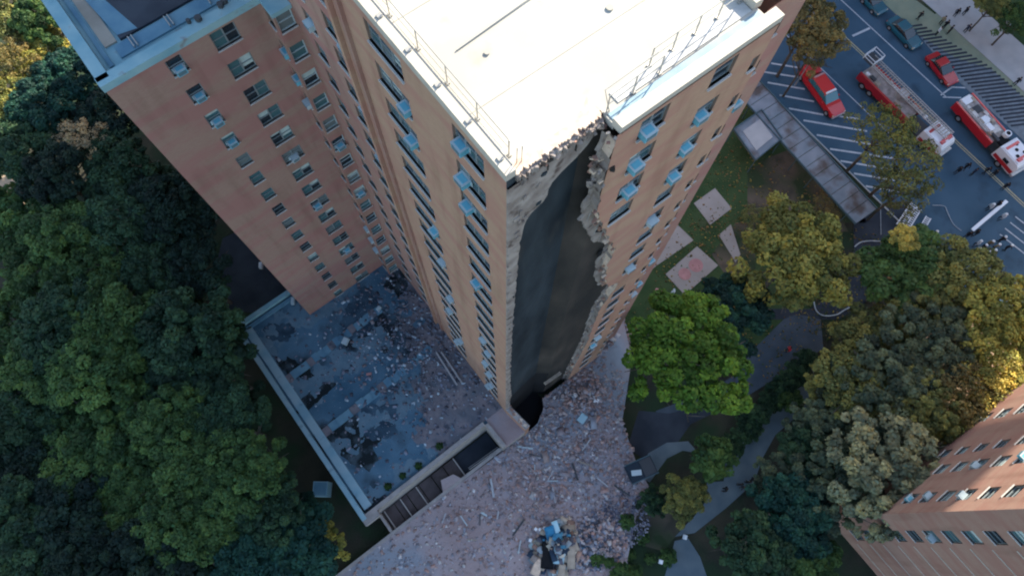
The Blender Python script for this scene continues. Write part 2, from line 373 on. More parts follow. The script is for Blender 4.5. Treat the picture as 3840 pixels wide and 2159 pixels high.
def facade(parent, mt, x0, y0, th, W, z0, z1, cols, jag=None, name='wall', seed=1):
    """cols: dicts u, w, h, z (bottom of the top row), n rows, style, acs {row: (side, body)}, p chance of more"""
    rr = random.Random(seed); ops = []
    for c in cols:
        for k in range(c['n']):
            zb = c['z'] - 2.7 * k
            if zb < z0 + .1: continue
            if jag and max(jag(zb), jag(zb + c['h'])) > c['u'] - 0.1: continue
            ops.append((c['u'], c['u'] + c['w'], zb, zb + c['h']))
            ac = c.get('acs', {}).get(k)
            if ac is None and rr.random() < c.get('p', 0): ac = (rr.choice('LRC') if c['w'] > 1 else 'C', 'b' if rr.random() < .5 else 'w')
            put_window(parent, x0 + c['u'] * math.cos(th), y0 + c['u'] * math.sin(th), zb, th, c.get('style', 'std'), c['w'], c['h'], ac, rr)
    return wall_panel(name, parent, mt, x0, y0, th, W, z0, z1, ops, jag)

# ---------------------------------------------------------------- the damaged tower
HT = 57.37; HW = 57.0
tower = thing('apartment_tower', 'tall tan brick apartment tower with a collapsed corner and white roof', 'building')
# left face x = 0 (outward -X): th = -90deg, u runs towards -Y
th = -PI / 2
Y0 = 12.35
facade(tower, BRICK, 0.0, Y0, th, Y0, 0.0, HW, [
    dict(u=Y0 - 3.3, w=1.95, h=1.4, z=55.05, n=19, style='std', acs={0: ('L', 'b'), 1: ('L', 'b'), 2: ('L', 'b'), 6: ('L', 'b'), 11: ('L', 'w'), 12: ('C', 'w'), 14: ('L', 'w'), 15: ('C', 'w'), 17: ('C', 'w'), 18: ('L', 'w')}),
    dict(u=Y0 - 9.1, w=2.5, h=1.4, z=55.05, n=19, style='std', acs={1: ('R', 'b'), 2: ('R', 'b'), 6: ('R', 'b'), 8: ('R', 'w'), 11: ('R', 'w'), 13: ('C', 'w'), 16: ('R', 'w'), 17: ('C', 'w')}),
], seed=3)
# narrow pilaster, then the further bays
b = MB(); b.box((-0.09, 11.15, HW / 2), (0.18, 0.34, HW), BRICK2); b.box((-0.12, 12.2, HW / 2), (0.24, 0.3, HW), BRICK)
b.build('pilaster', tower)
facade(tower, BRICKP, 0.25, 19.8, th, 19.8 - 12.35, 0.0, HW, [
    dict(u=19.8 - 14.9, w=2.2, h=1.4, z=55.05 - 2.7, n=18, style='std', acs={1: ('R', 'b'), 3: ('R', 'b'), 5: ('R', 'b'), 9: ('R', 'w'), 14: ('R', 'w')}),
    dict(u=19.8 - 18.0, w=1.1, h=1.35, z=55.05 - 2.7, n=18, style='std', acs={2: ('L', 'w')}),
], seed=5)
# right face y = -0.97 (outward -Y), broken back from the notch
JP = [(0, 7.6), (3, 7.8), (8, 7.9), (13, 8.2), (18, 8.4), (22.4, 8.2), (27.5, 8.1), (30.5, 8.8), (31.9, 9.2), (33.4, 7.9), (36, 7.2), (39.5, 6.8), (41.5, 7.0), (42.5, 6.7), (45, 5.9), (48.6, 4.8), (50.2, 4.35), (53, 4.15), (58, 4.2)]
def jagx(z):
    for (a, xa), (c, xc) in zip(JP, JP[1:]):
        if a <= z <= c: return lerp(xa, xc, (z - a) / (c - a)) + 0.13 * nz(z * 2.3, 1)
    return 4.2
YF = -0.97; XE = 12.2
X0 = 4.2
facade(tower, BRICK, X0, YF, 0.0, XE - X0, 0.0, HW, [
    dict(u=5.45 - X0, w=1.4, h=1.35, z=55.3, n=20, acs={0: ('L', 'b'), 1: ('L', 'b'), 2: ('C', 'b')}),
    dict(u=9.05 - X0, w=1.2, h=1.3, z=55.45, n=20, acs={1: ('L', 'b'), 2: ('L', 'b'), 3: ('L', 'b'), 5: ('L', 'w'), 8: ('C', 'w'), 9: ('C', 'w')}, p=.15),
    dict(u=11.6 - X0, w=0.4, h=0.9, z=54.35, n=20, style='slot'),
], jag=lambda z: jagx(z) - X0, seed=9)
b = MB(); b.face([(XE, YF, 0), (XE, -0.3, 0), (XE, -0.3, HW), (XE, YF, HW)], BRICKP); b.build('wall', tower)
facade(tower, BRICKP, XE, -0.3, 0.0, 2.8, 0, HW, [dict(u=1.2, w=0.5, h=0.9, z=54.35, n=20, style='slot', p=.25)], seed=12)
b = MB()
b.face([(15, -0.3, 0), (15, 12, 0), (15, 12, HW), (15, -0.3, HW)], BRICKP)
b.face([(15, 12, 0), (15, 62, 0), (15, 62, HW), (15, 12, HW)], BRICKP)
b.face([(0.25, 19.8, 0), (0.25, 62, 0), (0.25, 62, HW), (0.25, 19.8, HW)], BRICKP)
b.face([(15, 62, 0), (0.25, 62, 0), (0.25, 62, HW), (15, 62, HW)], BRICKP)
b.build('rear_wall', tower)  # unseen rear run, lengthened so the tower's shade covers the left woods
# cut edge of the outer leaf and the inner leaf behind it
b = MB(); zz = np.arange(0.0, 56.8, 0.3); YI = YF + .46
def inx(z):
    v = jagx(z) - .1 - .14 * abs(nz(z * 1.3, 5))
    if 42.5 < z < 51.5: v -= (.55 if z < 49.5 else .35) * min(1, (z - 42.5) / 1.5, (51.5 - z) / 1.2)
    if 32 < z < 41: v -= .25 + .1 * nz(z * 2, 2)
    return v
for a, c in zip(zz, zz[1:]):
    bright = (29.5 < a < 32.5) or (38.0 < a < 44.5 and int(a * 2) % 5)
    b.face([(jagx(a), YF, a), (jagx(c), YF, c), (jagx(c) + .03, YI, c), (jagx(a) + .03, YI, a)], PLASTERL if bright or int(a * 1.3) % 9 == 0 else PLASTER)
    b.face([(inx(a), YI, a), (jagx(a) + .03, YI, a), (jagx(c) + .03, YI, c), (inx(c), YI, c)], PLASTER)
    b.face([(inx(a), YI, a), (inx(c), YI, c), (inx(c) - .03, YI + .14, c), (inx(a) - .03, YI + .14, a)], PLASTER)
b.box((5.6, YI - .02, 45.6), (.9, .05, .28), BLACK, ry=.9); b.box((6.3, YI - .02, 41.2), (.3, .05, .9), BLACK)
b.build('torn_wall_edge', tower)
for i in range(60):      # single broken bricks along the torn edge
    z = R.uniform(3, 55); c = MB(); c.box((jagx(z) - R.uniform(0, .22), R.uniform(YF + .03, YI), z), (R.uniform(.2, .36), .12, R.uniform(.08, .16)), R.choice((BRICK, PLASTERL, PLASTER, BRICK2)), ry=R.uniform(-.3, .3)); c.build('broken_brick', tower)
for i in range(9):       # bent bars and cables
    z = R.uniform(12, 55); x = jagx(z) - .1; c = MB(); L = R.uniform(.4, 1.3); c.tube([(x, YI - .1, z), (x - L * .5, YI - .25, z - .15), (x - L * .7, YI - .3, z - L * .8)], .022, METALG, 4); c.build('bent_bar', tower)
# charred inner wall
b = MB()
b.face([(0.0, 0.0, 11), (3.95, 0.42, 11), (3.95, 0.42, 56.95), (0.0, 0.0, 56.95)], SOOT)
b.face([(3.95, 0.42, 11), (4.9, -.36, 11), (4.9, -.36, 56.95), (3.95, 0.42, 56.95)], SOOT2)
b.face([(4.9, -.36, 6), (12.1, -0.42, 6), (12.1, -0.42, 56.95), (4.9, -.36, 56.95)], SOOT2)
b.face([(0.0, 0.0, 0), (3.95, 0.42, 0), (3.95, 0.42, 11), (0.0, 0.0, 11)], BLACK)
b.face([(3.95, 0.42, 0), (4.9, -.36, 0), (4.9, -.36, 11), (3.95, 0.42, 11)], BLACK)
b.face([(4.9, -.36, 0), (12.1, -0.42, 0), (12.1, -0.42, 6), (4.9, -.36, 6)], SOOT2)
b.build('charred_inner_wall', tower)
# pale remains of the chimney lining along the left of the void
LP = [(0, .4), (10, .4), (12.5, .6), (19, .42), (27, .4), (37.5, .42), (41, .5), (45.7, .58), (49.6, .65), (52.3, .85), (52.8, 1.25), (53.3, 1.9), (54.5, 2.15), (55.3, 3.4), (55.8, 3.95), (56.9, 4.1)]
def lx(z):
    for (a, xa), (c, xc) in zip(LP, LP[1:]):
        if a <= z <= c: return lerp(xa, xc, (z - a) / (c - a)) + 0.07 * nz(z * 3.1, 3)
    return .6
b = MB(); zz = np.arange(0.0, 56.7, 0.4)
for a, c in zip(zz, zz[1:]):
    ya, yc = -.1 - .03 * nz(a * 2, 8), -.1 - .03 * nz(c * 2, 8)
    b.face([(0.0, ya, a), (lx(a), ya, a), (lx(c), yc, c), (0.0, yc, c)], PLASTER)
    b.face([(lx(a), ya, a), (lx(a), .1, a), (lx(c), .1, c), (lx(c), yc, c)], PLASTERL if R.random() < .12 else PLASTER)
    b.face([(0, .0, a), (0, ya, a), (0, yc, c), (0, .0, c)], PLASTER)
for _ in range(13):      # holes and lumps in it
    z = R.uniform(50.5, 56.4); x = R.uniform(.3, max(.4, lx(z) - .2))
    b.box((x, -.14, z), (R.uniform(.08, .3), .05, R.uniform(.1, .35)), SOOT if R.random() < .35 else PLASTER, ry=R.uniform(-.6, .6))
for _ in range(18):
    z = R.uniform(6, 50); b.box((R.uniform(.05, .45), -.12, z), (R.uniform(.06, .2), R.uniform(.04, .1), R.uniform(.06, .4)), SOOT if R.random() < .2 else PLASTER, ry=R.uniform(-.6, .6), rz=R.uniform(0, 1))
b.build('chimney_lining', tower)
# roof
b = MB(); b.prism([(0.4, 0.25), (4.4, 0.25), (4.4, -0.55), (12.0, -0.55), (12.0, 61.5), (0.4, 61.5)], 56.6, 56.95, WROOF)
b.build('roof', tower)
SEAM = mat('roof_seam', (0.33, 0.315, 0.27), .8)
for i in range(3):
    b = MB(); b.box((6.2, 2.9 + i * 4.9, 56.958), (11.2, .035, .012), SEAM); b.build('membrane_seam', tower)
for x_, y_, q_ in ((2.6, 4.6, .22), (7.5, 3.4, .3), (5.2, 6.2, .2)):
    b = MB(); b.tube([(x_, y_, 56.95), (x_, y_, 57.02)], q_ * .5, SEAM, 12); b.build('roof_drain', tower)
b = MB(); b.box((0.2, 31, HT - .23), (0.44, 62, 0.46), COPING); b.build('coping', tower)
b = MB(); b.box((8.3, YF + .24, HT - .23), (7.9, 0.48, 0.46), COPING); b.build('coping', tower)
b = MB(); b.box((11.98, 31, HT - .23), (0.44, 61.9, 0.46), COPING); b.build('coping', tower)
b = MB(); b.box((0.42, 5.2, HT + .001), (.03, 10, 0.05), METALG); b.build('coping_joint', tower)
# torn roof edge of the notch: dust, bricks, hanging felt
b = MB(); pts = []
for i in range(34):
    t = i / 33; x = lerp(0.45, 4.35, t); pts.append((x, 0.38 + .1 * abs(nz(x * 4, 2)) + (.55 * t ** 6)))
b.prism([(0.4, .22)] + [(4.4, .22)] + pts[::-1], 56.9, 56.965, DIRT)
b.build('dust_strip', tower)
def chunk(b, c, s, mt, r=R):
    b.box(c, (s * r.uniform(.6, 1.4), s * r.uniform(.5, 1.1), s * r.uniform(.3, .8)), mt, rz=r.uniform(0, 3), rx=r.uniform(-.5, .5), ry=r.uniform(-.5, .5))
for i in range(38):
    t = R.random() ** .4; x = lerp(.5, 4.35, t); c = MB()
    chunk(c, (x, .08 + R.uniform(-.3, .14), 56.9 - R.uniform(0, .5)), R.uniform(.06, .22), R.choice((DIRT, PLASTER, SOOT2, PLASTER, BRICK2)))
    c.build('loose_masonry', tower)
for i in range(22):
    z = R.uniform(53, 57); c = MB(); chunk(c, (jagx(z) + R.uniform(-.4, .25), R.uniform(YF - .1, -.3), z), R.uniform(.08, .26), R.choice((PLASTER, PLASTERL, SOOT2, BRICK2))); c.build('loose_masonry', tower)
# torn roof slab under the notch edge
for nm, z0_, z1_, off, mt_ in (('torn_roof_felt', 56.86, 56.97, .12, DIRT), ('torn_roof_slab', 56.5, 56.84, -.02, PLASTER), ('torn_ceiling', 55.9, 56.3, .1, SOOT2)):
    P = [(.42, .45), (4.35, .45)] + [(lerp(4.35, .42, k / 60), off - .2 * abs(nz(k * .37 + off * 9, 4)) - .13 * abs(nz(k * 1.3, off))) for k in range(61)]
    b = MB(); b.prism(P, z0_, z1_, mt_); b.build(nm, tower)
b = MB(); b.box((8.2, -.28, 56.97), (7.4, .4, .04), mat('roof_shade_strip', (.2, .3, .36), .6, var=.2, vscale=1.2)); b.build('gutter_or_shade_strip', tower)  # blue-grey strip painted for shade that the sun does not cast here
b = MB(); b.box((8.4, .3, 56.975), (6.6, .5, .03), mat('walk_grating', (.42, .42, .4), .8, var=.2, vscale=1.5)); b.build('walkway_grating', tower)
# railings
def rail_run(p, q, n, name='roof_railing', brace=None):
    r = MB(); p = Vector(p); q = Vector(q); up = Vector((0, 0, 1.05))
    r.tube([p + up, q + up], .024, METALG, 5); r.tube([p + up * .5, q + up * .5], .018, METALG, 5)
    o = r.build(name, tower)
    for i in range(n):
        t = i / (n - 1); c = p.lerp(q, t); s = MB(); s.tube([c, c + up], .028, METALG, 5); s.box(c + Vector((0, 0, .03)), (.16, .16, .06), METALG)
        if brace: s.tube([c + up * .04, c + Vector(brace)], .03, METALG, 5); s.box(c + Vector(brace), (.2, .2, .07), METALG)
        s.build('post', o)
    return o
rail_run((0.68, 0.75, 56.96), (0.68, 21, 56.96), 12, brace=(-.46, -.1, .44))
b = MB(); b.tube([(0.68, .75, 58.01), (.72, .35, 58.01), (.72, .35, 56.96)], .024, METALG, 5); b.tube([(.86, .7, 58.01), (.9, .3, 58.01), (.9, .3, 56.96)], .024, METALG, 5); b.build('railing_end', tower)
b = MB(); b.tube([(0.5, .9, 57.43), (0.5, 20, 57.43)], .018, METALG, 5); b.build('lightning_cable', tower)
rail_run((4.5, 0.0, 56.96), (7.1, 0.1, 56.96), 3)
rail_run((7.0, 0.55, 56.96), (11.6, 0.62, 56.96), 5)
b = MB(); b.tube([(4.6, -0.05, 56.98), (4.52, .3, 58.0), (7.0, .35, 58.0)], .022, METALG, 5); b.build('railing_end', tower)
b = MB(); b.tube([(1.75, 5.35, 56.99), (6.2, 5.6, 57.02), (9, 5.75, 57.05)], .03, METALG, 6); b.build('pole_shadow_line', tower)  # thin tube drawn for the shadow line of a pole on the roof
# out-of-view block on the rear roof, added to shade the lower wing
b = MB(); b.box((6.5, 33, 60.5), (9, 14, 7), BRICKP); b.box((6.5, 33, 64.1), (9.4, 14.4, .3), COPING); b.build('shade_bulkhead', tower)

b = MB(); b.prism([(.5, -3), (4.4, -3), (4.4, .4), (.5, .4)], 0, .06, BLACK); b.build('burnt_pit', tower)
# stub of the chimney at ground level
b = MB(); b.box((0.42, -1.4, 3.2), (.5, 2.9, 6.4), BRICK, rz=.13)
b.box((0.42, -1.4, 6.46), (.6, 2.9, .12), STONE, rz=.13)
for i in range(16): chunk(b, (.42 + R.uniform(-.15, .15), R.uniform(-2.7, 0), 6.5), R.uniform(.12, .3), R.choice((PLASTER, BRICK2, PLASTERL)))
b.build('chimney_stub', tower)
b = MB(); b.box((5.4, -.62, 8.2), (2.2, .3, .16), TANB, ry=.35); b.build('broken_beam', tower)

# ---------------------------------------------------------------- lower left wing (own roof, four floors lower)
HL = 46.83; Y1 = 21.18; XL = -10.45
wing = thing('apartment_wing', 'lower brick wing with blue grey parapet and shaded roof beside the dark trees', 'building')
acs = {0: ('C', 'b'), 1: ('R', 'b'), 2: ('R', 'b'), 3: ('R', 'b')}
facade(wing, BRICKP, XL, Y1, 0.0, 9.45, 0.0, HL - .3, [
    dict(u=-7.12 - XL, w=.95, h=1.3, z=44.75, n=16, acs=acs),
    dict(u=-4.33 - XL, w=1.55, h=1.4, z=44.75, n=16, acs={}, p=.05),
], seed=21)
facade(wing, BRICKP, -1.0, Y1, -PI / 2, 1.4, 0.0, HL - .3, [dict(u=.3, w=.75, h=1.3, z=44.75 + .3, n=16, style='slot', acs={1: ('C', 'b'), 2: ('C', 'b'), 3: ('C', 'w'), 11: ('C', 'w'), 12: ('C', 'w'), 13: ('C', 'w')})], seed=22)
facade(wing, BRICKP, -1.0, Y1 - 1.4, 0.0, 1.25, 0.0, HL - .3, [dict(u=.13, w=1.0, h=1.4, z=44.75 + .3, n=16, style='pale', acs={5: ('C', 'b'), 8: ('C', 'b')})], seed=23)
b = MB(); b.face([(XL, 34, 0), (XL, Y1, 0), (XL, Y1, HL - .3), (XL, 34, HL - .3)], BRICKP); b.face([(0.2, 34, 0), (XL, 34, 0), (XL, 34, HL - .3), (0.2, 34, HL - .3)], BRICKP)
b.build('rear_wall', wing)
b = MB(); b.box((-4.7, 28, HL - .8), (11, 13, .3), LEDGE); b.build('roof', wing)
b = MB(); b.box((-.4, 20.8, HL - .25), (1.25, 2.1, .3), LEDGE); b.build('roof', wing)
b = MB(); b.box((-5.15, Y1 + .3, HL - .25), (10.75, .68, .5), LEDGE); b.build('parapet', wing)
b = MB(); b.box((XL + .3, 28, HL - .25), (.68, 13, .5), LEDGE); b.build('parapet', wing)
b = MB(); b.box((-5.3, Y1 + .02, HL - .32), (10.3, .1, .2), COPING); b.build('coping', wing)
b = MB(); b.box((-4.4, Y1 + 1.9, HL - .6), (8.8, .9, .14), LEDGE2); b.build('gutter_or_shade_strip', wing)
b = MB(); b.box((XL + 1.0, 28.2, HL - .6), (.25, 11.5, .14), LEDGE2); b.build('gutter_or_shade_strip', wing)
b = MB(); b.box((XL + 1.6, 29, HL - .6), (.7, 10.5, .12), BEIGE); b.build('roof_strip', wing)
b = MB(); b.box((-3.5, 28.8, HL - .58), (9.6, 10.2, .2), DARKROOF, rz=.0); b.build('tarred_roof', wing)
b = MB(); b.face([(-8.3, 24, HL - .47), (-7.2, 23.75, HL - .47), (-8.6, 31, HL - .47), (-9.0, 31, HL - .47)], LEDGE2); b.build('roof_patch', wing)
for x in (-7.9, -7.7, -5.7, -5.5, -3.2):
    b = MB(); b.box((x, Y1 + 1.95, HL - .45), (.06, .8, .12), METALG); b.build('gutter_strap', wing)
for x, y, s in ((-4.3, 21.75, .32), (-4.8, 21.9, .2), (-2.9, 21.8, .3), (-2.6, 21.9, .3)):
    b = MB(); b.tube([(x, y, HL), (x, y, HL + .25)], s * .6, GREYD, 8); b.build('roof_vent', wing)

# ---------------------------------------------------------------- one storey annex with debris on its roof
ZA = 4.6
annex = thing('annex_building', 'flat roofed one storey annex covered in debris at the foot of the tower', 'building')
AX, AY = -17.6, 24.4
poly = [(AX, 0.0), (-2.5, 0.2), (-2.4, -2.7), (0.5, -2.8), (0.5, 26), (AX + 7.5, 26), (AX + 7.5, AY), (AX, AY)]
b = MB(); b.prism(poly, 0, ZA - .45, ANNEX, STONE); b.build('roof', annex)
def ring(p, q, w, h, mt, nm='parapet'):
    p = Vector((*p, 0)); q = Vector((*q, 0)); d = (q - p); n = Vector((-d.y, d.x, 0)).normalized() * w
    bb = MB(); bb.prism([(p.x, p.y), (q.x, q.y), ((q + n).x, (q + n).y), ((p + n).x, (p + n).y)], ZA - .46, ZA + h, mt); bb.build(nm, annex)
ring((AX - .1, AY), (AX - .1, 0.0), .5, 0.05, LEDGEB); ring((AX + .62, AY - .5), (AX + .62, 0.8), .85, -.2, LEDGEB)
ring((AX, 0.0), (-2.5, 0.2), .42, 0, STONE); ring((-2.5, 0.2), (-2.4, -2.7), .38, 0, STONE)
ring((-7.0, AY + .4), (AX + .2, AY + .4), .5, .2, LEDGE); ring((-10.2, AY - .3), (AX + .9, AY - .3), .4, -.2, LEDGE2)
b = MB(); b.prism([(AX - .1, -.55), (AX + 1.6, -.55), (AX + 1.6, .02), (AX - .1, .02)], ZA - 1.2, ZA - .05, STONE); b.build('corner_block', annex)
b = MB(); b.prism([(-2.12, -2.85), (.48, -2.82), (.3, .6), (-2.1, .6)], ZA - .6, ZA - .3, PLAZA); b.build('dust_layer', annex)
# raised seams across the roof
for (x0_, y0_, x1_, y1_) in ((AX + 1.4, 9.6, -.4, 10.3), (AX + 1.4, 16.6, -4, 17.2)):
    b = MB(); n = 18
    for i in range(n):
        t0, t1 = i / n, (i + 1) / n
        b.box((lerp(x0_, x1_, (t0 + t1) / 2), lerp(y0_, y1_, (t0 + t1) / 2) + .1 * nz(i * 1.0), ZA - .42), ((x1_ - x0_) / n * 1.05, .9, .12), LEDGE2 if i % 4 else ANNEXD, rz=.03)
    b.build('roof_seam', annex)
def blotch(px, py, rx, ry, a, mt, nm, sd):
    x, y = dz(px, py, ZA - .4); P = []
    for i in range(40):
        t = 2 * PI * i / 40; k = 1 + .28 * nz(math.cos(t) * 2.2 + sd, sd) + .2 * nz(math.sin(t) * 3.1, sd + 3)
        u, v = rx * k * math.cos(t), ry * k * math.sin(t); P.append((x + u * math.cos(a) - v * math.sin(a), y + u * math.sin(a) + v * math.cos(a)))
    b = MB(); b.prism(P, ZA - .46, ZA - .435 + .003 * (sd % 5), mt); b.build(nm, annex)
PUD = mat('burnt_roof_patch', (0.008, 0.015, 0.018), .9, col2=(0.075, 0.11, 0.13), vscale=.9, detail=9, lo=.46, hi=.72)
PUD2 = mat('damp_roof_patch', (0.02, 0.045, 0.07), .8, col2=(0.05, 0.1, 0.14), vscale=.7, lo=.4, hi=.62)
blotch(890, 1110, 2.1, 3.1, .2, PUD, 'burnt_patch', 1); blotch(955, 1060, 1.7, 2.0, 1.0, PUD2, 'damp_patch', 2); blotch(738, 925, .9, 1.9, .5, PUD, 'burnt_patch', 3)
blotch(905, 790, 2.6, 1.8, .6, PUD2, 'damp_patch', 4); blotch(705, 835, 1.1, 1.6, .9, PUD2, 'damp_patch', 7); blotch(790, 1000, 2.3, .7, .05, PUD, 'burnt_patch', 6)
blotch(1010, 700, 2.2, 1.2, .3, PUD, 'burnt_patch', 8); blotch(968, 880, .35, .35, 0, PUD, 'burnt_patch', 9); blotch(770, 935, .4, .6, 0, PUD, 'burnt_patch', 11)
# dust drift: a lumpy sheet near the tower
def drift(name, polyfn, z, mt, x0, x1, y0, y1, n, amp, parent=None, sc=1.0):
    """lumpy sheet of dust whose thin edges dip below the surface it lies on"""
    b = MB(); k = b.m(mt); idx = {}; W_ = {}
    for i in range(n + 1):
        for j in range(n + 1):
            x, y = lerp(x0, x1, i / n), lerp(y0, y1, j / n); p = Vector((x * .45 * sc, y * .45 * sc, 3.1))
            h = noise.noise(p) * .6 + noise.noise(p * 2.7) * .35 + noise.noise(p * 8) * .14
            w_ = polyfn(x, y); W_[i, j] = w_
            idx[i, j] = len(b.v); b.v.append((x, y, z + (min(amp, amp * (w_ * 1.5 - .75 + h)) if w_ > 0 else -amp)))
    for i in range(n):
        for j in range(n):
            if max(W_[i, j], W_[i + 1, j + 1]) > 0:
                b.f.append((idx[i, j], idx[i + 1, j], idx[i + 1, j + 1], idx[i, j + 1])); b.mi.append(k)
    return b
def cl(v): return max(0.0, min(1.0, v))
drift('dust_drift', lambda x, y: cl((x + 13.5 - .5 * y) / 8), ZA - .45, ANNEXD, -16.2, .25, .6, 20.5, 150, .16).build('dust_drift', annex)
PALED = mat('pale_blue_dust', (0.10, 0.18, 0.23), 0.95, col2=(0.15, 0.22, 0.26), vscale=.8, detail=8)
drift('pale_drift', lambda x, y: .42 + .25 * math.sin(y * .9 + 1), ZA - .45, PALED, -16.2, -5, .9, 23.8, 130, .06, sc=1.6).build('pale_drift', annex)
# fallen long rails against the tower foot
for x, y, L, a in ((-2.2, 7.4, 4.2, 1.5), (-1.7, 7.2, 4.0, 1.52)):
    b = MB(); b.box((x, y, ZA - .1), (L, .16, .14), SILVER, rz=a); tag(b.build('fallen_rail'), 'long metal rail on the annex roof beside the tower, ' + ('outer one of the pair' if x < -2 else 'inner one nearer the tower'), 'rail', 'fallen metal rails on the annex roof')
# weeds on the annex roof

# ---------------------------------------------------------------- leaves and trees
def leaf_mesh(name, seed, Rr, Hh, lobes, n, leaf, sparse=0.0, tones=((.55, 1.5),), warm=0.0, flatness=.55, open_=0.0):
    rs = np.random.RandomState(seed)
    cs = []
    for i in range(lobes):
        u = i * 2.39996 + rs.rand() * .5; v = (i + .5 + rs.uniform(-.4, .4)) / lobes
        r = Rr * math.sqrt(max(.001, v)) * (.84 + .11 * math.sin(u * 3 + seed) + .08 * math.sin(u * 7 + seed * 2)) * rs.uniform(.9, 1.08)
        zc = Hh * math.sqrt(max(0.02, 1 - (r / Rr) ** 2 * .92)) * rs.uniform(.72, 1.05) - Hh * .1
        cs.append((r * math.cos(u), r * math.sin(u), zc, Rr * rs.uniform(.6, 1.25) * 1.25 / math.sqrt(lobes) * (1 - sparse * .25), rs.rand()))
    cs = np.array(cs); w_ = cs[:, 3] ** 2; w_ /= w_.sum(); k = rs.choice(lobes, n, p=w_)
    d = rs.normal(size=(n, 3)); d[:, 2] = np.abs(d[:, 2]) * 1.1 - .35; d /= np.linalg.norm(d, axis=1)[:, None]
    rad = cs[k, 3] * rs.uniform(.55, 1.12, n) ** .7
    c = cs[k, :3] + d * rad[:, None] * np.array([1, 1, .8])
    if open_ > 0:
        keep = rs.rand(n) > open_; c = c[keep]; k = k[keep]; d = d[keep]; n = len(c)
    nrm = d * .7 + rs.normal(size=(n, 3)) * .45 + np.array([0, 0, .5]); nrm /= np.linalg.norm(nrm, axis=1)[:, None]
    t = np.cross(nrm, rs.normal(size=(n, 3))); t /= np.linalg.norm(t, axis=1)[:, None]; bt = np.cross(nrm, t)
    s = leaf * rs.uniform(.6, 1.35, n)[:, None]
    V = np.empty((n, 4, 3)); V[:, 0] = c - t * s; V[:, 1] = c - bt * s * .62; V[:, 2] = c + t * s + nrm * s * .2; V[:, 3] = c + bt * s * .62
    me = bpy.data.meshes.new(name); me.vertices.add(n * 4); me.vertices.foreach_set('co', V.ravel())
    me.loops.add(n * 4); me.loops.foreach_set('vertex_index', np.arange(n * 4)); me.polygons.add(n)
    me.polygons.foreach_set('loop_start', np.arange(n) * 4); me.polygons.foreach_set('loop_total', np.full(n, 4))
    tone = (.5 + .95 * cs[k, 4]) * rs.uniform(.75, 1.3, n)
    hue = rs.normal(size=n) * .1 + (cs[k, 4] - .5) * .25
    C = np.ones((n, 4, 4)); C[:, :, 0] = (tone * (1 + hue + warm * rs.rand(n)))[:, None]; C[:, :, 1] = tone[:, None]; C[:, :, 2] = (tone * (1 - hue))[:, None]
    ca = me.color_attributes.new('tone', 'FLOAT_COLOR', 'CORNER'); ca.data.foreach_set('color', C.ravel())
    me.materials.append(LEAF); me.update(); me.validate(); return me
def trunk_mesh(seed, Rr, Hh, limbs=7, th_=.2):
    r = random.Random(seed); b = MB(); z0 = Hh * .35
    b.tube([(0, 0, -1), (.1, .05, 3), (0, .1, 6.5)], [th_ * 1.5, th_ * 1.1, th_ * .8], BARK, 7)
    for i in range(limbs):
        a = 2 * PI * i / limbs + r.uniform(-.3, .3); L = Rr * r.uniform(.6, .95); zs = r.uniform(3.5, 6.3)
        p = Vector((0, 0, zs)); e = Vector((math.cos(a) * L, math.sin(a) * L, 6.5 + Hh * r.uniform(.15, .6))); mdl = p.lerp(e, .5) + Vector((r.uniform(-.4, .4), r.uniform(-.4, .4), .3))
        b.tube([p, mdl, e], [th_ * .6, th_ * .38, th_ * .12], BARK, 5)
        for _ in range(3):
            q = mdl.lerp(e, r.random()); f_ = q + Vector((r.uniform(-1, 1), r.uniform(-1, 1), r.uniform(.3, 1.1))) * Rr * .22
            b.tube([q, f_], [th_ * .2, th_ * .07], BARK, 4)
    return b.mesh('trunk')
# crowns are about 5 m in radius; centre of the crown base is 7 m above the root
CROWN = {
    'full': [leaf_mesh('crown', 11 + i, 5.0, 3.6, 70, 13000, .19) for i in range(4)],
    'big': [leaf_mesh('crown', 31 + i, 5.0, 3.4, 105, 15000, .16) for i in range(2)],
    'olive': [leaf_mesh('crown', 41 + i, 5.0, 3.0, 85, 10500, .16, warm=.06) for i in range(2)],
    'sparse': [leaf_mesh('crown', 51 + i, 5.0, 3.0, 60, 8200, .15, sparse=.6, warm=.1, open_=.62) for i in range(2)],
    'feathery': [leaf_mesh('crown', 61 + i, 5.0, 3.2, 130, 13500, .15, sparse=.7, warm=.1) for i in range(2)],
    'bush': [leaf_mesh('crown', 71, 5.0, 4.0, 26, 2200, .42)],
}
TRUNK = [trunk_mesh(5 + i, 5.0, 3.4) for i in range(3)]
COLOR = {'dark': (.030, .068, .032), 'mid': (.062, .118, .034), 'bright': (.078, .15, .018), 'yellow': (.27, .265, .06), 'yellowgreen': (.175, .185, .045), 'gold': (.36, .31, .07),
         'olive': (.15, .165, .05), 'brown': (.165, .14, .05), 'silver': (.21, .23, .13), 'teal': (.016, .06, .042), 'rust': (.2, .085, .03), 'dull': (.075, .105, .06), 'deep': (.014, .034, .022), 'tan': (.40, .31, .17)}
tn = [0]
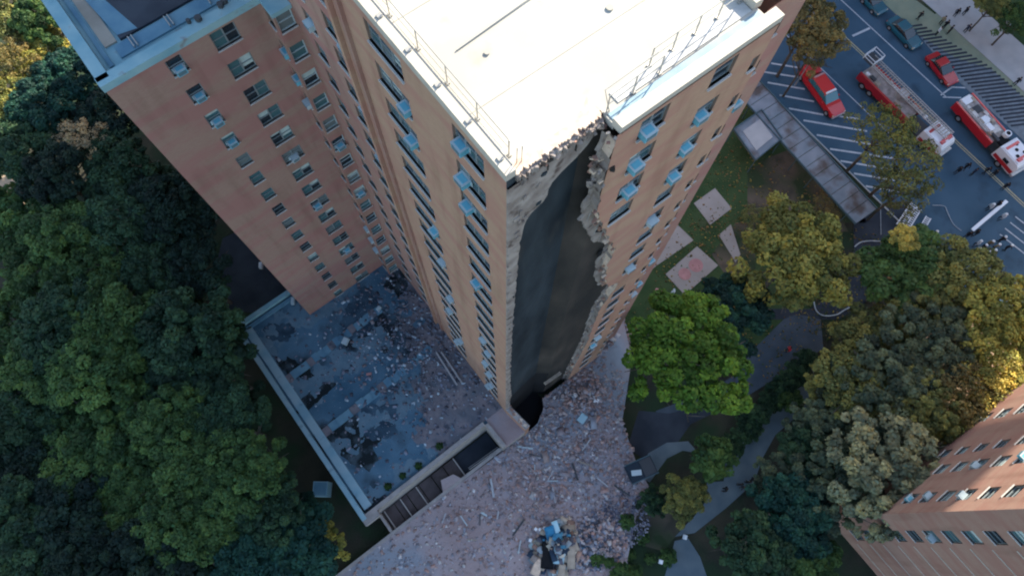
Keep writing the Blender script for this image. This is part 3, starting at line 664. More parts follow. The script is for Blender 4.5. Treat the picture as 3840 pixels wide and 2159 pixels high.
def tree(px, py, rad, kind, colr, label, H=12.0, group=None, name='tree', cat='tree', lean=0, jit=.0):
    """centre of the crown as seen in the photograph (2576 px wide), crown radius in metres, height of tree"""
    i = tn[0]; tn[0] += 1; s = rad / 5.0; zt = H - 3.0 * s
    x, y = dz(px, py, H - 1.5 * s)
    o = thing(name, label, cat, (x, y, 0), 0, group)
    me = CROWN[kind][i % len(CROWN[kind])]
    c = obj('crown', me, o, (0, 0, zt), R.uniform(0, 6.28)); c.scale = (s, s * R.uniform(.9, 1.08), s)
    k = COLOR[colr]; v = R.uniform(.9, 1.12); c.color = (k[0] * v, k[1] * v, k[2] * v, 1)
    t = obj('trunk', TRUNK[i % 3], o, (0, 0, 0), R.uniform(0, 6)); zs = zt / 7.0; t.scale = (s, s, max(.2, (zt + 1.2 * s) / 8.0))
    return o

# east side
tree(1735, 893, 6.9, 'big', 'bright', 'large bright green leafy tree right of the collapse, nearest to the tower', 13)
tree(1850, 780, 4.6, 'full', 'teal', 'dark bluish green tree tucked between the bright green and the yellow green tree', 9)
tree(2002, 645, 6.9, 'olive', 'yellowgreen', 'round yellow green tree in the middle of the right side, thinning on top', 12)
tree(2290, 690, 5.6, 'full', 'mid', 'dark green tree with orange top below the parked ladders', 11)
tree(2278, 600, 1.6, 'bush', 'gold', 'small orange yellow top peeping out above the dark green tree', 12.3)
tree(2038, 55, 4.4, 'olive', 'brown', 'thin brownish yellow street tree close to the right corner of the tower roof', 12)
tree(2050, 118, 3.2, 'olive', 'brown', 'small golden brown street tree under the tower roof corner, above the red pickup', 11)
tree(2225, 330, 4.4, 'sparse', 'yellowgreen', 'see-through olive tree over the parking stripes, upper of the pair beside the ladder truck', 11)
tree(2275, 415, 4.8, 'sparse', 'olive', 'see-through olive brown tree over the parking stripes, lower of the pair beside the ladder truck', 11)
tree(2268, 480, 3.6, 'sparse', 'olive', 'thin olive treetop at the foot of the parking stripes', 9)
tree(2430, 700, 5.2, 'olive', 'olive', 'brownish olive tree below the people with the white plank', 12)
tree(2545, 790, 5.0, 'olive', 'yellow', 'yellow tree on the right edge of the picture, uppermost of the yellow ones', 13)
tree(2500, 880, 5.4, 'olive', 'yellow', 'broad yellow tree below the golden tree at the right edge', 12)
tree(2330, 860, 6.0, 'feathery', 'dull', 'wide dull green tree left of the yellow one in the right grove', 12)
tree(2190, 870, 4.6, 'olive', 'olive', 'dull olive tree at the upper left of the right grove, over the hose', 10)
tree(2240, 985, 6.0, 'feathery', 'dull', 'dull grey green tree in the centre of the right grove', 12)
tree(2120, 1060, 4.6, 'feathery', 'dull', 'dull grey green tree along the pale path, middle of its edge', 10)
tree(2420, 990, 4.8, 'sparse', 'brown', 'half bare brown tree showing sunlit ground in the right grove', 12)
tree(2530, 975, 4.0, 'sparse', 'gold', 'half bare golden tree at the right edge above the brick building', 12)
tree(2562, 1062, 3.8, 'olive', 'yellow', 'small yellow tree at the right edge resting against the brick building', 10)
tree(2418, 1115, 3.6, 'olive', 'olive', 'low olive tree hiding the top left of the brick building wall', 10)
tree(2150, 965, 4.6, 'olive', 'olive', 'hazy olive tree between the pale path and the grey green centre tree', 11)
tree(2390, 1040, 3.8, 'sparse', 'yellowgreen', 'yellow green tree with sunlit gaps, directly above the silvery tree', 11)
tree(2340, 780, 4.6, 'feathery', 'olive', 'olive tree between the orange topped tree and the yellow ones', 11)
tree(2490, 1088, 3.7, 'olive', 'yellowgreen', 'low yellow green tree just above the brick building wall', 9)
tree(2375, 930, 3.6, 'sparse', 'tan', 'pale dry branching tree in the right grove beside the yellow one', 11)
tree(2235, 1185, 6.8, 'feathery', 'silver', 'pale silvery green feathery tree in front of the brick building corner', 13)
tree(2110, 1215, 4.8, 'feathery', 'dull', 'dark green tree left of and below the silvery one', 11)
tree(2000, 1290, 4.6, 'full', 'teal', 'bluish dark tree right of the lower path end', 10)
tree(1905, 1380, 4.4, 'full', 'dark', 'dark green tree at the bottom edge right of the rubble heap', 10)
tree(2010, 1425, 4.0, 'full', 'mid', 'green tree at the bottom edge next to the brick building foot', 9)
tree(2040, 1130, 3.4, 'full', 'dark', 'small dark tree leaning over the pale path by the dark clad people', 9)
tree(1722, 1250, 2.7, 'olive', 'olive', 'small brownish green round tree beside the dark dumpster', 5)
tree(1790, 1150, 2.4, 'bush', 'mid', 'small dark green bush tree at the fork of the paths', 5)
tree(2415, 865, 3.2, 'sparse', 'silver', 'thin grey leafed tree between the dull green and the yellow tree', 11)
HW_ = ['uppermost', 'second', 'third', 'fourth', 'fifth', 'sixth', 'seventh', 'eighth', 'lowest']
for k in range(9):
    t = k / 8; tree(lerp(2030, 1838, t), lerp(905, 1125, t), R.uniform(1.3, 1.7), 'bush' if k % 2 else 'full', 'dark', 'low dark shrub in the diagonal hedge between the paths, %s one' % HW_[k], R.uniform(1.6, 2.2), 'shrubs of the diagonal hedge', 'shrub', 'shrub')
tree(2095, 985, 3.6, 'feathery', 'olive', 'hazy olive tree overhanging the upper end of the pale path', 9)
tree(2050, 1075, 3.2, 'feathery', 'dull', 'dull green tree overhanging the pale path above the dark clad group', 9)
tree(1985, 1205, 3.6, 'feathery', 'dull', 'dull green tree right of the dark clad group on the path', 9)
tree(2330, 1010, 4.2, 'feathery', 'olive', 'hazy olive tree above and left of the silvery tree', 12)
tree(1990, 1010, 1.6, 'full', 'mid', 'little round green shrub at the path fork beneath the olive trees', 2.2)
tree(1645, 1260, 1.8, 'full', 'dark', 'small dark shrub under the brownish round tree by the container', 2.6)
tree(1900, 545, 2.0, 'sparse', 'olive', 'thin low olive shrub on the bare soil above the yellow green tree', 3.0)
tree(2080, 520, 2.0, 'sparse', 'brown', 'thin brownish shrub beside the end of the covered walkway', 3.0)
# north-west and left woods
WOODS = 'dark trees of the left woods'
nw = [
    (20, 40, 4.5, 'olive', 'olive', 'olive tree in the top left corner of the picture'),
    (110, 40, 4.0, 'full', 'mid', 'dark green tree at the top edge right of the corner tree'),
    (88, 135, 4.2, 'olive', 'yellow', 'sunlit yellow green tree near the top left corner'),
    (25, 150, 3.6, 'sparse', 'brown', 'brownish tree at the left edge beside the sunlit yellow one'),
    (15, 250, 4.0, 'olive', 'yellowgreen', 'yellowish tree at the left edge below the sunlit yellow one'),
    (170, 200, 4.4, 'full', 'teal', 'dark blue green tree beside the wing parapet'),
    (110, 265, 4.4, 'full', 'teal', 'dark blue green tree under the sunlit yellow tree'),
    (200, 355, 3.4, 'sparse', 'tan', 'sunlit tan leaved treetop poking out of the dark woods'),
    (60, 370, 4.8, 'full', 'dark', 'dark green tree at the left edge above the tan clearing'),
    (270, 300, 4.6, 'full', 'deep', 'very dark tree tight against the upper wing wall'),
    (150, 440, 4.6, 'full', 'deep', 'very dark tree right of the tan clearing'),
    (300, 420, 4.6, 'full', 'dark', 'dark tree in the gap along the wing wall, second from the parapet'),
    (400, 520, 4.2, 'full', 'deep', 'very dark tree halfway down the wing wall'),
]
for a in nw: tree(*a[:5], a[5], R.uniform(12, 14))
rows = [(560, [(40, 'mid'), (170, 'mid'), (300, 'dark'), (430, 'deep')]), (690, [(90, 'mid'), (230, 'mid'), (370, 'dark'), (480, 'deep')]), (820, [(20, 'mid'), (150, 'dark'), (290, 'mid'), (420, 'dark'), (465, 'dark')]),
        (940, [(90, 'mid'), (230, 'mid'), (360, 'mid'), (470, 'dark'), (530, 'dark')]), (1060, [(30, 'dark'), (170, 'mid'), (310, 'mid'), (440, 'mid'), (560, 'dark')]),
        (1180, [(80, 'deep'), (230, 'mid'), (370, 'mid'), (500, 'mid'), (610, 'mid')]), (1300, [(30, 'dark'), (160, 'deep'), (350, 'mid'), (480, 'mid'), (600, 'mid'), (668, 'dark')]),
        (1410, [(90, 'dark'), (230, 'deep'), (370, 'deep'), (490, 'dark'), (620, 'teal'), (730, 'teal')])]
rn = ['top', 'second', 'third', 'fourth', 'fifth', 'sixth', 'seventh', 'bottom']; cn = ['first', 'second', 'third', 'fourth', 'fifth', 'sixth']
cw = {'mid': 'green', 'dark': 'dark green', 'deep': 'nearly black', 'teal': 'blue green'}
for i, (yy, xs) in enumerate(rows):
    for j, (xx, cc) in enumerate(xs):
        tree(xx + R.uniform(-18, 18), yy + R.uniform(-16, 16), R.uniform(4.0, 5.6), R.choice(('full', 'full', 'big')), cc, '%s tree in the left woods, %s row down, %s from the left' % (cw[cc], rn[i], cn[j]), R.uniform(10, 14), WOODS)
tree(808, 1365, 2.6, 'olive', 'yellow', 'small yellowish shrub at the foot of the plaza edge wall, bottom left', 3.5)
tree(745, 1330, 3.4, 'full', 'teal', 'blue green shrub left of the yellowish one below the plaza edge', 4.5)
tree(690, 1250, 2.0, 'full', 'dark', 'dark green small tree left of the square metal hatch', 5)
tree(2560, 50, 3.0, 'olive', 'mid', 'green hedge tree in the top right corner beyond the walkway', 6)
tree(2500, 12, 2.6, 'olive', 'olive', 'olive hedge tree at the top edge beyond the walkway', 6)
for (px, py, r_, lab) in ((1105, 1120, .5, 'small weed on the annex roof edge, the highest one by the areaway corner'), (1052, 1170, .5, 'small weed on the annex roof edge, second from the areaway corner'), (1012, 1195, .45, 'small weed on the annex roof edge, third from the areaway corner'), (975, 1222, .5, 'small weed on the annex roof edge, lowest one near the outer corner')):
    x, y = dz(px, py, ZA); o = thing('weed', lab, 'plant', (x, y, ZA - .4), 0, 'weeds on the annex roof')
    c = obj('foliage', CROWN['bush'][0], o, (0, 0, 0)); c.scale = (r_ * .17, r_ * .17, r_ * .15); c.color = (.03, .07, .02, 1)
    b = MB(); b.tube([(0, 0, 0), (.03, 0, .35)], .02, BARK, 4); b.build('stem', o)

# ---------------------------------------------------------------- plaza with rubble
ZP = 1.4
pl = [at(1274, 2159, ZP), at(1150, 2240, ZP), at(1468, 1996, ZP), (-16.3, -2.45), (-2.3, -2.75), (0.6, -2.8), (2.3, -2.65), (3.9, -1.7), (4.3, -.9), (9.6, -.9), dz(1560, 800, 0), dz(1590, 900, ZP), dz(1565, 1060, ZP), dz(1605, 1175, ZP), dz(1640, 1235, ZP), dz(1600, 1300, ZP), dz(1570, 1448, ZP), dz(1560, 1600, ZP), dz(820, 1600, ZP)]
pl = [pl[1]] + pl[3:]
pl[0] = (-26.5, -2.6)
b = MB(); b.prism([pl[0]] + pl[1:], 0, ZP, PLAZA, STONE); plaza = struct('plaza', b.mesh('plaza'))
def inpoly(x, y, P):
    c = False; n = len(P); j = n - 1
    for i in range(n):
        if (P[i][1] > y) != (P[j][1] > y) and x < (P[j][0] - P[i][0]) * (y - P[i][1]) / (P[j][1] - P[i][1]) + P[i][0]: c = not c
        j = i
    return c
b = MB(); b.box((-14.5, -2.45, ZP - .5), (24.2, .34, 1.3), STONE); b.build('edge_wall', plaza)
# areaway between annex and plaza
aw = thing('sunken_areaway', 'narrow brown panelled areaway between the annex and the debris covered plaza', 'areaway')
for i in range(6):
    x0_ = -16.2 + i * 1.55; b = MB(); b.box((x0_ + .75, -1.15, .5), (1.46, 2.2, .12), BROWNP, rx=.03 * (i % 2)); b.build('panel', aw)
for x in (-16.35, -15.9, -13.9, -11.9, -7.1):
    b = MB(); b.box((x, -1.15, .75 if x > -16 else 1.2), (.1 if x > -16 else .26, 2.2, .12 if x > -16 else 1.0), STONE if x < -16 else SILL); b.build('beam', aw)
b = MB(); b.box((-4.8, -1.15, .12), (4.4, 2.3, .1), PATHD); b.build('floor', aw)
b = MB(); b.tube([(-6.4, -2.1, 1.6), (-2.6, -2.25, 1.6)], .035, SILVER, 5); b.tube([(-6.4, -1.9, 1.3), (-2.6, -2.05, 1.3)], .03, SILVER, 5); b.build('pipe', aw)
b = MB(); b.prism([(-9.9, -2.3), (-7.6, -2.3), (-8.0, -1.5), (-9.4, -1.2)], .5, 1.75, PLAZA); b.build('spilled_dust', aw)

def chunks(name, n, sampler, z, smin, smax, pal, parent=None, seed=0, pw=3.0):
    rs = np.random.RandomState(seed); V = []; F = []; C = []
    cube = np.array([(-1, -1, -1), (1, -1, -1), (1, 1, -1), (-1, 1, -1), (-1, -1, 1), (1, -1, 1), (1, 1, 1), (-1, 1, 1)], float) * .5
    fq = np.array([(4, 5, 6, 7), (0, 1, 5, 4), (1, 2, 6, 5), (2, 3, 7, 6), (3, 0, 4, 7)])
    k = 0
    while k < n:
        x, y, zz_ = sampler(rs)
        if x is None: continue
        s = smin + (smax - smin) * rs.rand() ** pw
        d = np.array([s * rs.uniform(.6, 1.7), s * rs.uniform(.5, 1.0), s * rs.uniform(.3, .7)])
        M = np.array(Euler((rs.uniform(-.5, .5), rs.uniform(-.5, .5), rs.uniform(0, 3.1))).to_matrix())
        v = (cube * d + rs.normal(size=(8, 3)) * s * .06) @ M.T + np.array([x, y, z + zz_ + d[2] * .3])
        V.append(v); F.append(fq + k * 8); c = np.array(pal[rs.randint(len(pal))]) * rs.uniform(.7, 1.3); C.append(np.repeat(c[None], 20, 0)); k += 1
    V = np.concatenate(V); F = np.concatenate(F); C = np.concatenate(C)
    me = bpy.data.meshes.new(name); me.vertices.add(len(V)); me.vertices.foreach_set('co', V.ravel()); me.loops.add(F.size); me.loops.foreach_set('vertex_index', F.ravel())
    me.polygons.add(len(F)); me.polygons.foreach_set('loop_start', np.arange(len(F)) * 4); me.polygons.foreach_set('loop_total', np.full(len(F), 4))
    ca = me.color_attributes.new('tone', 'FLOAT_COLOR', 'CORNER'); ca.data.foreach_set('color', np.concatenate([C, np.ones((len(C), 1))], 1).ravel())
    me.materials.append(CHUNK); me.update(); me.validate()
    o = obj(name, me, parent); o['kind'] = 'stuff'; return o
PAL = [(.35, .23, .2), (.36, .28, .26), (.30, .25, .26), (.36, .32, .33), (.23, .19, .19), (.33, .235, .21), (.28, .29, .33), (.46, .43, .42)]
def samp_plaza(rs):
    x, y = rs.uniform(-26, 13), rs.uniform(-26, 1)
    if not inpoly(x, y, pl): return None, 0, 0
    d = math.hypot(x - 4, y + 7)
    if rs.rand() > .25 + .75 * math.exp(-(d / 9) ** 2): return None, 0, 0
    return x, y, 0
chunks('rubble', 17000, samp_plaza, ZP, .04, .34, PAL, None, 1, 5.0)
def heap(cx, cy, r, h):
    def f(rs):
        a = rs.rand() * 6.283; q = rs.rand() ** .6; return cx + math.cos(a) * q * r, cy + math.sin(a) * q * r * .8, max(0, (1 - q)) * h * rs.uniform(.6, 1.1)
    return f
hx, hy = dz(1500, 1360, ZP)
o = chunks('rubble_heap', 2600, heap(hx, hy, 3.4, 1.0), ZP, .05, .42, PAL + [(.12, .13, .17), (.07, .08, .1)], None, 2, 2.4)
o = chunks('rubble_heap', 1300, heap(*dz(1560, 1310, ZP), 3.4, .4), ZP, .04, .26, [(.2, .2, .24), (.15, .16, .2), (.27, .26, .29), (.08, .08, .11)], None, 3, 2.4)
o = chunks('rubble_heap', 1500, heap(*dz(1500, 860, .5), 4.2, 2.0), .3, .08, .6, PAL, None, 4, 2.4)
o = chunks('rubble_heap', 900, heap(8.2, -3.0, 2.6, .7), ZP, .05, .4, PAL, None, 8, 2.4)
o = chunks('scrap_heap', 420, heap(*dz(1405, 1375, ZP), 2.9, 1.5), ZP, .1, .85, [(.06, .2, .3), (.4, .5, .52), (.34, .29, .23), (.1, .1, .12), (.25, .3, .33), (.3, .2, .16), (.03, .05, .08), (.45, .4, .33)], None, 12, 2.6)
PLX = [(16, -1.5), (20, 12), (26, 30), (43, 30), (50.5, 14), (50.5, -2), (47, -14), (38, -22), (24, -14)]
def samp_leaves(rs):
    x, y = rs.uniform(15, 52), rs.uniform(-22, 20)
    return (x, y, -.1) if inpoly(x, y, PLX) and noise.noise(Vector((x * .2, y * .2, 0))) + .45 > rs.rand() else (None, 0, 0)
chunks('fallen_leaves', 5200, samp_leaves, .14, .06, .2, [(.25, .19, .05), (.2, .12, .05), (.12, .1, .04), (.06, .09, .03)], None, 16, 1.5)
def samp_slab(rs):
    x, y = rs.uniform(-12, 10), rs.uniform(-20, -1)
    return (x, y, 0) if inpoly(x, y, pl) and math.hypot(x - 3, y + 6) < 10 * rs.rand() ** .5 + 1 else (None, 0, 0)
chunks('broken_slabs', 90, samp_slab, ZP, .3, .85, PAL, None, 15, 3.0)
def samp_annex(rs):
    x, y = rs.uniform(-16.8, .2), rs.uniform(.5, 23)
    if x > -10.4 and y > 21: return None, 0, 0
    d = math.hypot(x + 2, (y - 10) * .7)
    if rs.rand() > .1 + .9 * math.exp(-(d / 6.5) ** 2): return None, 0, 0
    return x, y, .12 * math.exp(-(d / 5) ** 2)
ch = chunks('debris', 5200, samp_annex, ZA - .44, .04, .34, [(.17, .18, .22), (.12, .15, .19), (.2, .21, .26), (.09, .1, .13), (.2, .17, .18), (.36, .42, .47)], annex, 5, 5.5)

# single pieces of debris one can tell apart
def piece(name, label, cat, x, y, z, parts, rz=0.0, group=None):
    o = thing(name, label, cat, (x, y, z), rz, group)
    for nm, bb in parts: bb.build(nm, o)
    return o
def panel(lab, px, py, sx, sy, mt, rz, z=ZP + .1, nm='fallen_panel', cat='panel', th_=.08, group=None, tilt=0.0):
    x, y = dz(px, py, z); b = MB(); b.box((0, 0, 0), (sx, sy, th_), mt, rx=tilt); b.box((0, 0, th_ * .7), (sx * .86, sy * .86, th_ * .5), mt, rx=tilt)
    o = b.build(nm, None, loc=(x, y, z), rz=rz); tag(o, lab, cat, group); return o
x, y = dz(1405, 1395, 2.0)
piece('fallen_refrigerator', 'pale blue fridge lying on the rubble heap at the bottom', 'refrigerator', x, y, 2.1, [('body', MB().box((0, 0, 0), (1.15, 1.6, .7), WDEB, bev=.06, rx=.2, ry=.12)), ('door_edge', MB().box((0, .83, .16), (1.1, .08, .6), ACW)), ('dark_base', MB().box((0, -.83, -.16), (1.0, .08, .5), GREYD))], rz=-.75)
panel('crumpled blue sheet sticking up from the rubble, left of the pale fridge top', 1388, 1352, 1.0, 2.6, BLUET, -.35, ZP + .9, 'crumpled_sheet', 'sheet', .12, tilt=.5)
panel('light blue crumpled sheet along the right of the dark blue one', 1402, 1335, .6, 2.2, WDEB, -.3, ZP + 1.1, 'crumpled_sheet', 'sheet', .1, tilt=.4)
panel('long tan board standing in the rubble right of the fridge', 1437, 1400, .8, 2.2, TANB, -.7, ZP + 1.0, 'fallen_board', 'board', .14)
panel('short tan board at the bottom edge below the fridge', 1413, 1435, .7, 1.3, TANB, -.8, ZP + .8, 'fallen_board', 'board', .2)
panel('small tan board upper right of the long one', 1448, 1372, .5, 1.0, TANB, -.3, ZP + .9, 'fallen_board', 'board', .15)
panel('tan broken slab at the bottom edge left of the fridge', 1352, 1425, 1.7, .9, PLASTERL, .5, ZP + .5, 'broken_slab', 'slab', .25)
panel('small broken slab leaning on the tan one', 1343, 1405, .7, .6, PLASTER, .2, ZP + .7, 'broken_slab', 'slab', .2)
panel('black opening of a smashed cabinet beside the pale fridge', 1378, 1395, 1.3, 2.6, BLACK, -.75, ZP + .5, 'smashed_cabinet', 'cabinet', .5)
for i, (px, py, la) in enumerate(((1348, 1330, 'left'), (1358, 1331, 'middle'), (1369, 1328, 'right'))):
    panel('small white block in the row left of the blue sheet, %s one' % la, px, py, .3, .3, WHITEP, .2, ZP + .15, 'white_block', 'block', .25, 'row of three small white blocks')
panel('single white bag below the row of small white blocks', 1334, 1358, .35, .32, WHITEP, .6, ZP + .15, 'white_bag', 'bag', .25)
panel('white crumpled item at the right end of the rubble, on dark soil', 1723, 1350, .45, .4, WHITEP, .6, .3, 'white_bag', 'bag', .3)
panel('white item lying at the bottom right of the rubble near the weeds', 1662, 1412, .4, .4, WHITEP, .6, .9, 'white_bag', 'bag', .3)
panel('white square panel on the brown dust near the right foot of the tower', 1500, 1008, .6, .5, WHITEP, .5, ZP + .15, 'fallen_sheet', 'panel', .1)
panel('pale blue cloth on the dust below the white square panel', 1465, 1052, 1.0, .8, WDEB, .3, ZP + .15, 'blue_cloth', 'cloth', .1)
panel('white box lying on the annex roof near its middle', 869, 858, .75, .6, ACW, .5, ZA - .2, 'white_box', 'box', .35)
panel('small white box on the annex roof close to the tower wall', 953, 776, .5, .35, ACW, .3, ZA - .2, 'white_box', 'box', .3)
panel('white fitting at the foot of the wing corner on the annex roof', 737, 757, .35, .8, ACW, -.6, ZA - .2, 'white_fitting', 'fitting', .3)
panel('red rag on the annex roof', 928, 940, .55, .25, PINK, -.5, ZA - .2, 'red_rag', 'rag', .08)
panel('pale object on the dark strip outside the wing wall', 657, 668, .4, .7, WHITEP, -.6, .8, 'white_box', 'box', .4)
panel('thin curved white strip in the middle of the debris field', 1390, 1209, 1.1, .1, ACW, -.65, ZP + .1, 'metal_strip', 'strip', .06)
panel('thin pale strip right of the debris field centre', 1345, 1178, .9, .1, ACW, .9, ZP + .1, 'metal_strip', 'strip', .06)
seen = set()
def plc(px, py):
    return ('upper ' if py < 1190 else 'lower ' if py > 1300 else 'middle ') + ('left' if px < 1280 else 'right' if px > 1440 else 'centre') + (' beside the areaway wall' if px < 1280 and py < 1300 else ' of the plaza')
for i in range(30):
    px, py = R.uniform(1100, 1590), R.uniform(1110, 1400)
    x, y = dz(px, py, ZP)
    if not inpoly(x, y, pl) or (px < 1290 and py < 1180): continue
    L = R.uniform(.5, 2.0); pm, pmt = R.choice((('tan plank', TANB), ('metal strip', SILVER), ('grey plank', PLASTER), ('pale strip', ACW), ('dark bar', GREYD)))
    key = (('long' if L > 1.5 else 'short' if L < .95 else 'narrow'), pm, plc(px, py))
    if key in seen: continue
    seen.add(key); b = MB(); b.box((0, 0, 0), (L, R.uniform(.07, .22), .07), pmt, ry=R.uniform(-.06, .06))
    tag(b.build('debris_plank', None, loc=(x, y, ZP + .16), rz=R.uniform(0, 3)), '%s %s on the debris, %s' % ('long' if L > 1.5 else 'short' if L < .95 else 'narrow', pm, plc(px, py)), 'debris', 'loose planks on the debris field')
# dumpster
x, y = dz(1604, 1186, 1.2)
o = thing('dumpster', 'dark blue open container with a white slab at the debris edge', 'container', (x + .3, y, .8), -.25)
DMP = mat('dark_container', (.012, .025, .04), .6)
MB().box((0, 0, .8), (2.9, 1.9, 1.3), DMP).build('body', o)
MB().box((0, -.98, 1.5), (3.0, .1, .14), SHEDD).box((0, .98, 1.5), (3.0, .1, .14), SHEDD).build('rim', o)
MB().box((-.7, 0, 1.48), (1.3, 1.7, .06), DMP).build('lid', o); MB().box((.7, 0, 1.48), (1.3, 1.7, .06), GREYD).build('lid', o)
x, y = dz(1597, 1190, 1.4)
b = MB(); b.box((0, 0, 0), (1.05, .55, .12), ACW); tag(b.build('white_slab', None, loc=(x, y, 2.38), rz=-.55), 'white slab lying on the dark container at the debris edge', 'slab')
# square hatch left
x, y = dz(815, 1231, .3)
o = thing('metal_hatch', 'square blue grey metal hatch on the dark ground left of the annex corner', 'hatch', (x, y, 0), .9)
MB().box((0, 0, 1.0), (1.5, 1.5, 2.0), LEDGEB).build('frame', o); MB().box((0, 0, 2.02), (1.3, 1.3, .05), LEDGE2).build('lid', o)

# ---------------------------------------------------------------- east: road, parking, walk, playground
flat('asphalt_road', [(51.6, -60), (74.2, -60), (74.0, -10), (73.4, 7), (74.3, 90), (51.8, 90)], .03, ASPHALT)
road = [o for o in COL.objects if o.name == 'asphalt_road'][0]
def stripe(p, q, wd, mt, z=.05, parent=road, name='road_marking'):
    p, q = Vector((*p, 0)), Vector((*q, 0)); d = (q - p).normalized(); n = Vector((-d.y, d.x, 0)) * wd / 2
    b = MB(); b.face([(p - n).to_tuple()[:2] + (z,), (q - n).to_tuple()[:2] + (z,), (q + n).to_tuple()[:2] + (z,), (p + n).to_tuple()[:2] + (z,)], mt); return b.build(name, parent)
stripe((65.4, -60), (65.6, 90), .14, YPAINT, name='centre_line'); stripe((65.1, -60), (65.3, 90), .1, YPAINT, name='centre_line')
stripe((69.2, -1.8), (69.6, 90), .14, PAINT, name='edge_line'); stripe((69.0, -60), (69.1, -12), .14, PAINT, name='edge_line')
stripe((59.5, -3), (59.4, 90), .12, PAINT, name='edge_line')
for (a, c_) in (((1945, 720), (2030, 660)), ((2030, 660), (2130, 665)), ((1960, 735), (2100, 740))): stripe(z3(*a), z3(*c_), .2, PAINT)
stripe(z3(1280, 275), z3(1410, 215), .3, PAINT, .045)
S = [((665, 480), (885, 515)), ((610, 545), (870, 585)), ((640, 625), (920, 675)), ((730, 720), (990, 768)), ((800, 820), (1060, 868)), ((1130, 872), (1330, 900)), ((910, 910), (1390, 992)), ((1010, 1020), (1505, 1105)), ((1110, 1125), (1620, 1200)), ((1190, 1215), (1720, 1305)), ((1290, 1310), (1600, 1362)), ((1380, 1405), (1640, 1450))]
for p, q in S: stripe(z3(*p), z3(*q), .24, PAINT, name='parking_line')
# hatched bars on the far side
for i in range(30):
    t = i / 29; y = 7.6 - i * .62; L0, L1 = 73.4 - .9 * t, 75.0 + 2.6 * min(1, t * 1.8)
    stripe((L0, y + .9), (min(L1, 77.2), y + .9 - (L1 - L0) * .52), .3, PATHD, .075, name='hatching_bar')
flat('verge', [(73.2, -60), (77.6, -60), (77.9, 5), (77.8, 90), (74.3, 90), (73.4, 7)], .06, LAWNP)
flat('hatched_strip', [(71.9, -60), (76.6, -60), (77.0, -2.4), (74.6, 1.5), (73.4, 7), (72.2, 0)], .07, mat('pale_hatch_ground', (.16, .19, .21), .9, var=.15, vscale=1.5))
flat('sidewalk', [(77.0, -60), (82.2, -60), (83.3, 6), (83.5, 90), (77.8, 90), (77.9, 5)], .12, WALKM)
flat('grass_strip', [(82.2, -60), (100, -60), (100, 90), (83.5, 90)], .05, LAWN)
flat('brown_bed', [z3(1700, -40), z3(1880, -60), z3(1990, 60), z3(1900, 110)], .1, SOILB)
MB().box((51.65, 20, .08), (.15, 60, .16), WALKM).box((50.9, -6.6, .08), (.15, 8, .16), WALKM, rz=.3)
b = MB(); b.box((51.6, 40, .08), (.15, 100, .16), WALKM); struct('kerb', b.mesh('kerb'))

flat('lawn', [(16, -1.5), (20, 12), (26, 30), (43, 30), (50.5, 14), (50.5, -2), (44, -8), (34, -12), (24, -10)], .02, LAWN)
flat('soil_bed', [dz(1880, 425), dz(1960, 400), dz(2110, 470), dz(2180, 560), dz(2120, 560), dz(1990, 530), dz(1880, 540)], .04, SOILB)
flat('soil_bed', [dz(1790, 640), dz(1850, 560), dz(1900, 560), dz(1900, 700), dz(1830, 700)], .035, SOILB)
PP = []
def pad(name, pts, lab, mt=PADM):
    b = MB(); poly = [dz(*p) for p in pts]; b.prism(poly, 0, .1, mt); o = b.build(name); tag(o, lab, 'play pad'); PP.append(poly); return o
pad('play_pad', [(1745, 512), (1798, 474), (1840, 525), (1786, 566)], 'square tan play pad on the lawn, the highest one')
pad('play_pad', [(1625, 690), (1640, 600), (1700, 562), (1744, 605), (1652, 668)], 'grey play pad against the tower wall foot')
pad('play_pad', [(1808, 592), (1838, 565), (1862, 640), (1850, 660)], 'small pointed play pad beside the yellow green tree')
p4 = pad('play_pad', [(1674, 690), (1753, 620), (1806, 668), (1722, 742)], 'tan play pad with two pink circles between lawn and trees')
for px, py, r_ in ((1722, 690, .75), (1750, 668, .85)):
    x, y = dz(px, py); b = MB(); b.face([(x + math.cos(a) * r_, y + math.sin(a) * r_, .125) for a in np.linspace(0, 2 * PI, 17)[:-1]], PINK); b.build('pink_circle', p4)
for i, (px, py, lab) in enumerate(((1705, 552, 'small white play post on the lawn between the two upper pads'), (1693, 735, 'little pale play block beside the circle pad'), (1655, 745, 'pinkish rock partly hidden by the bright green tree'))):
    x, y = dz(px, py, .4); b = MB()
    if i < 2: b.box((0, 0, .25), (.4, .4, .5), ACW, rz=.5, taper=.7); b.box((.35, .1, .12), (.4, .2, .24), ACW, rz=1.0)
    else:
        for _ in range(8): chunk(b, (R.uniform(-.4, .4), R.uniform(-.4, .4), .3), .8, PINK)
    tag(b.build('play_post' if i == 0 else 'play_block' if i == 1 else 'rock', None, loc=(x, y, .05)), lab, 'play post' if i == 0 else 'play block' if i == 1 else 'rock')
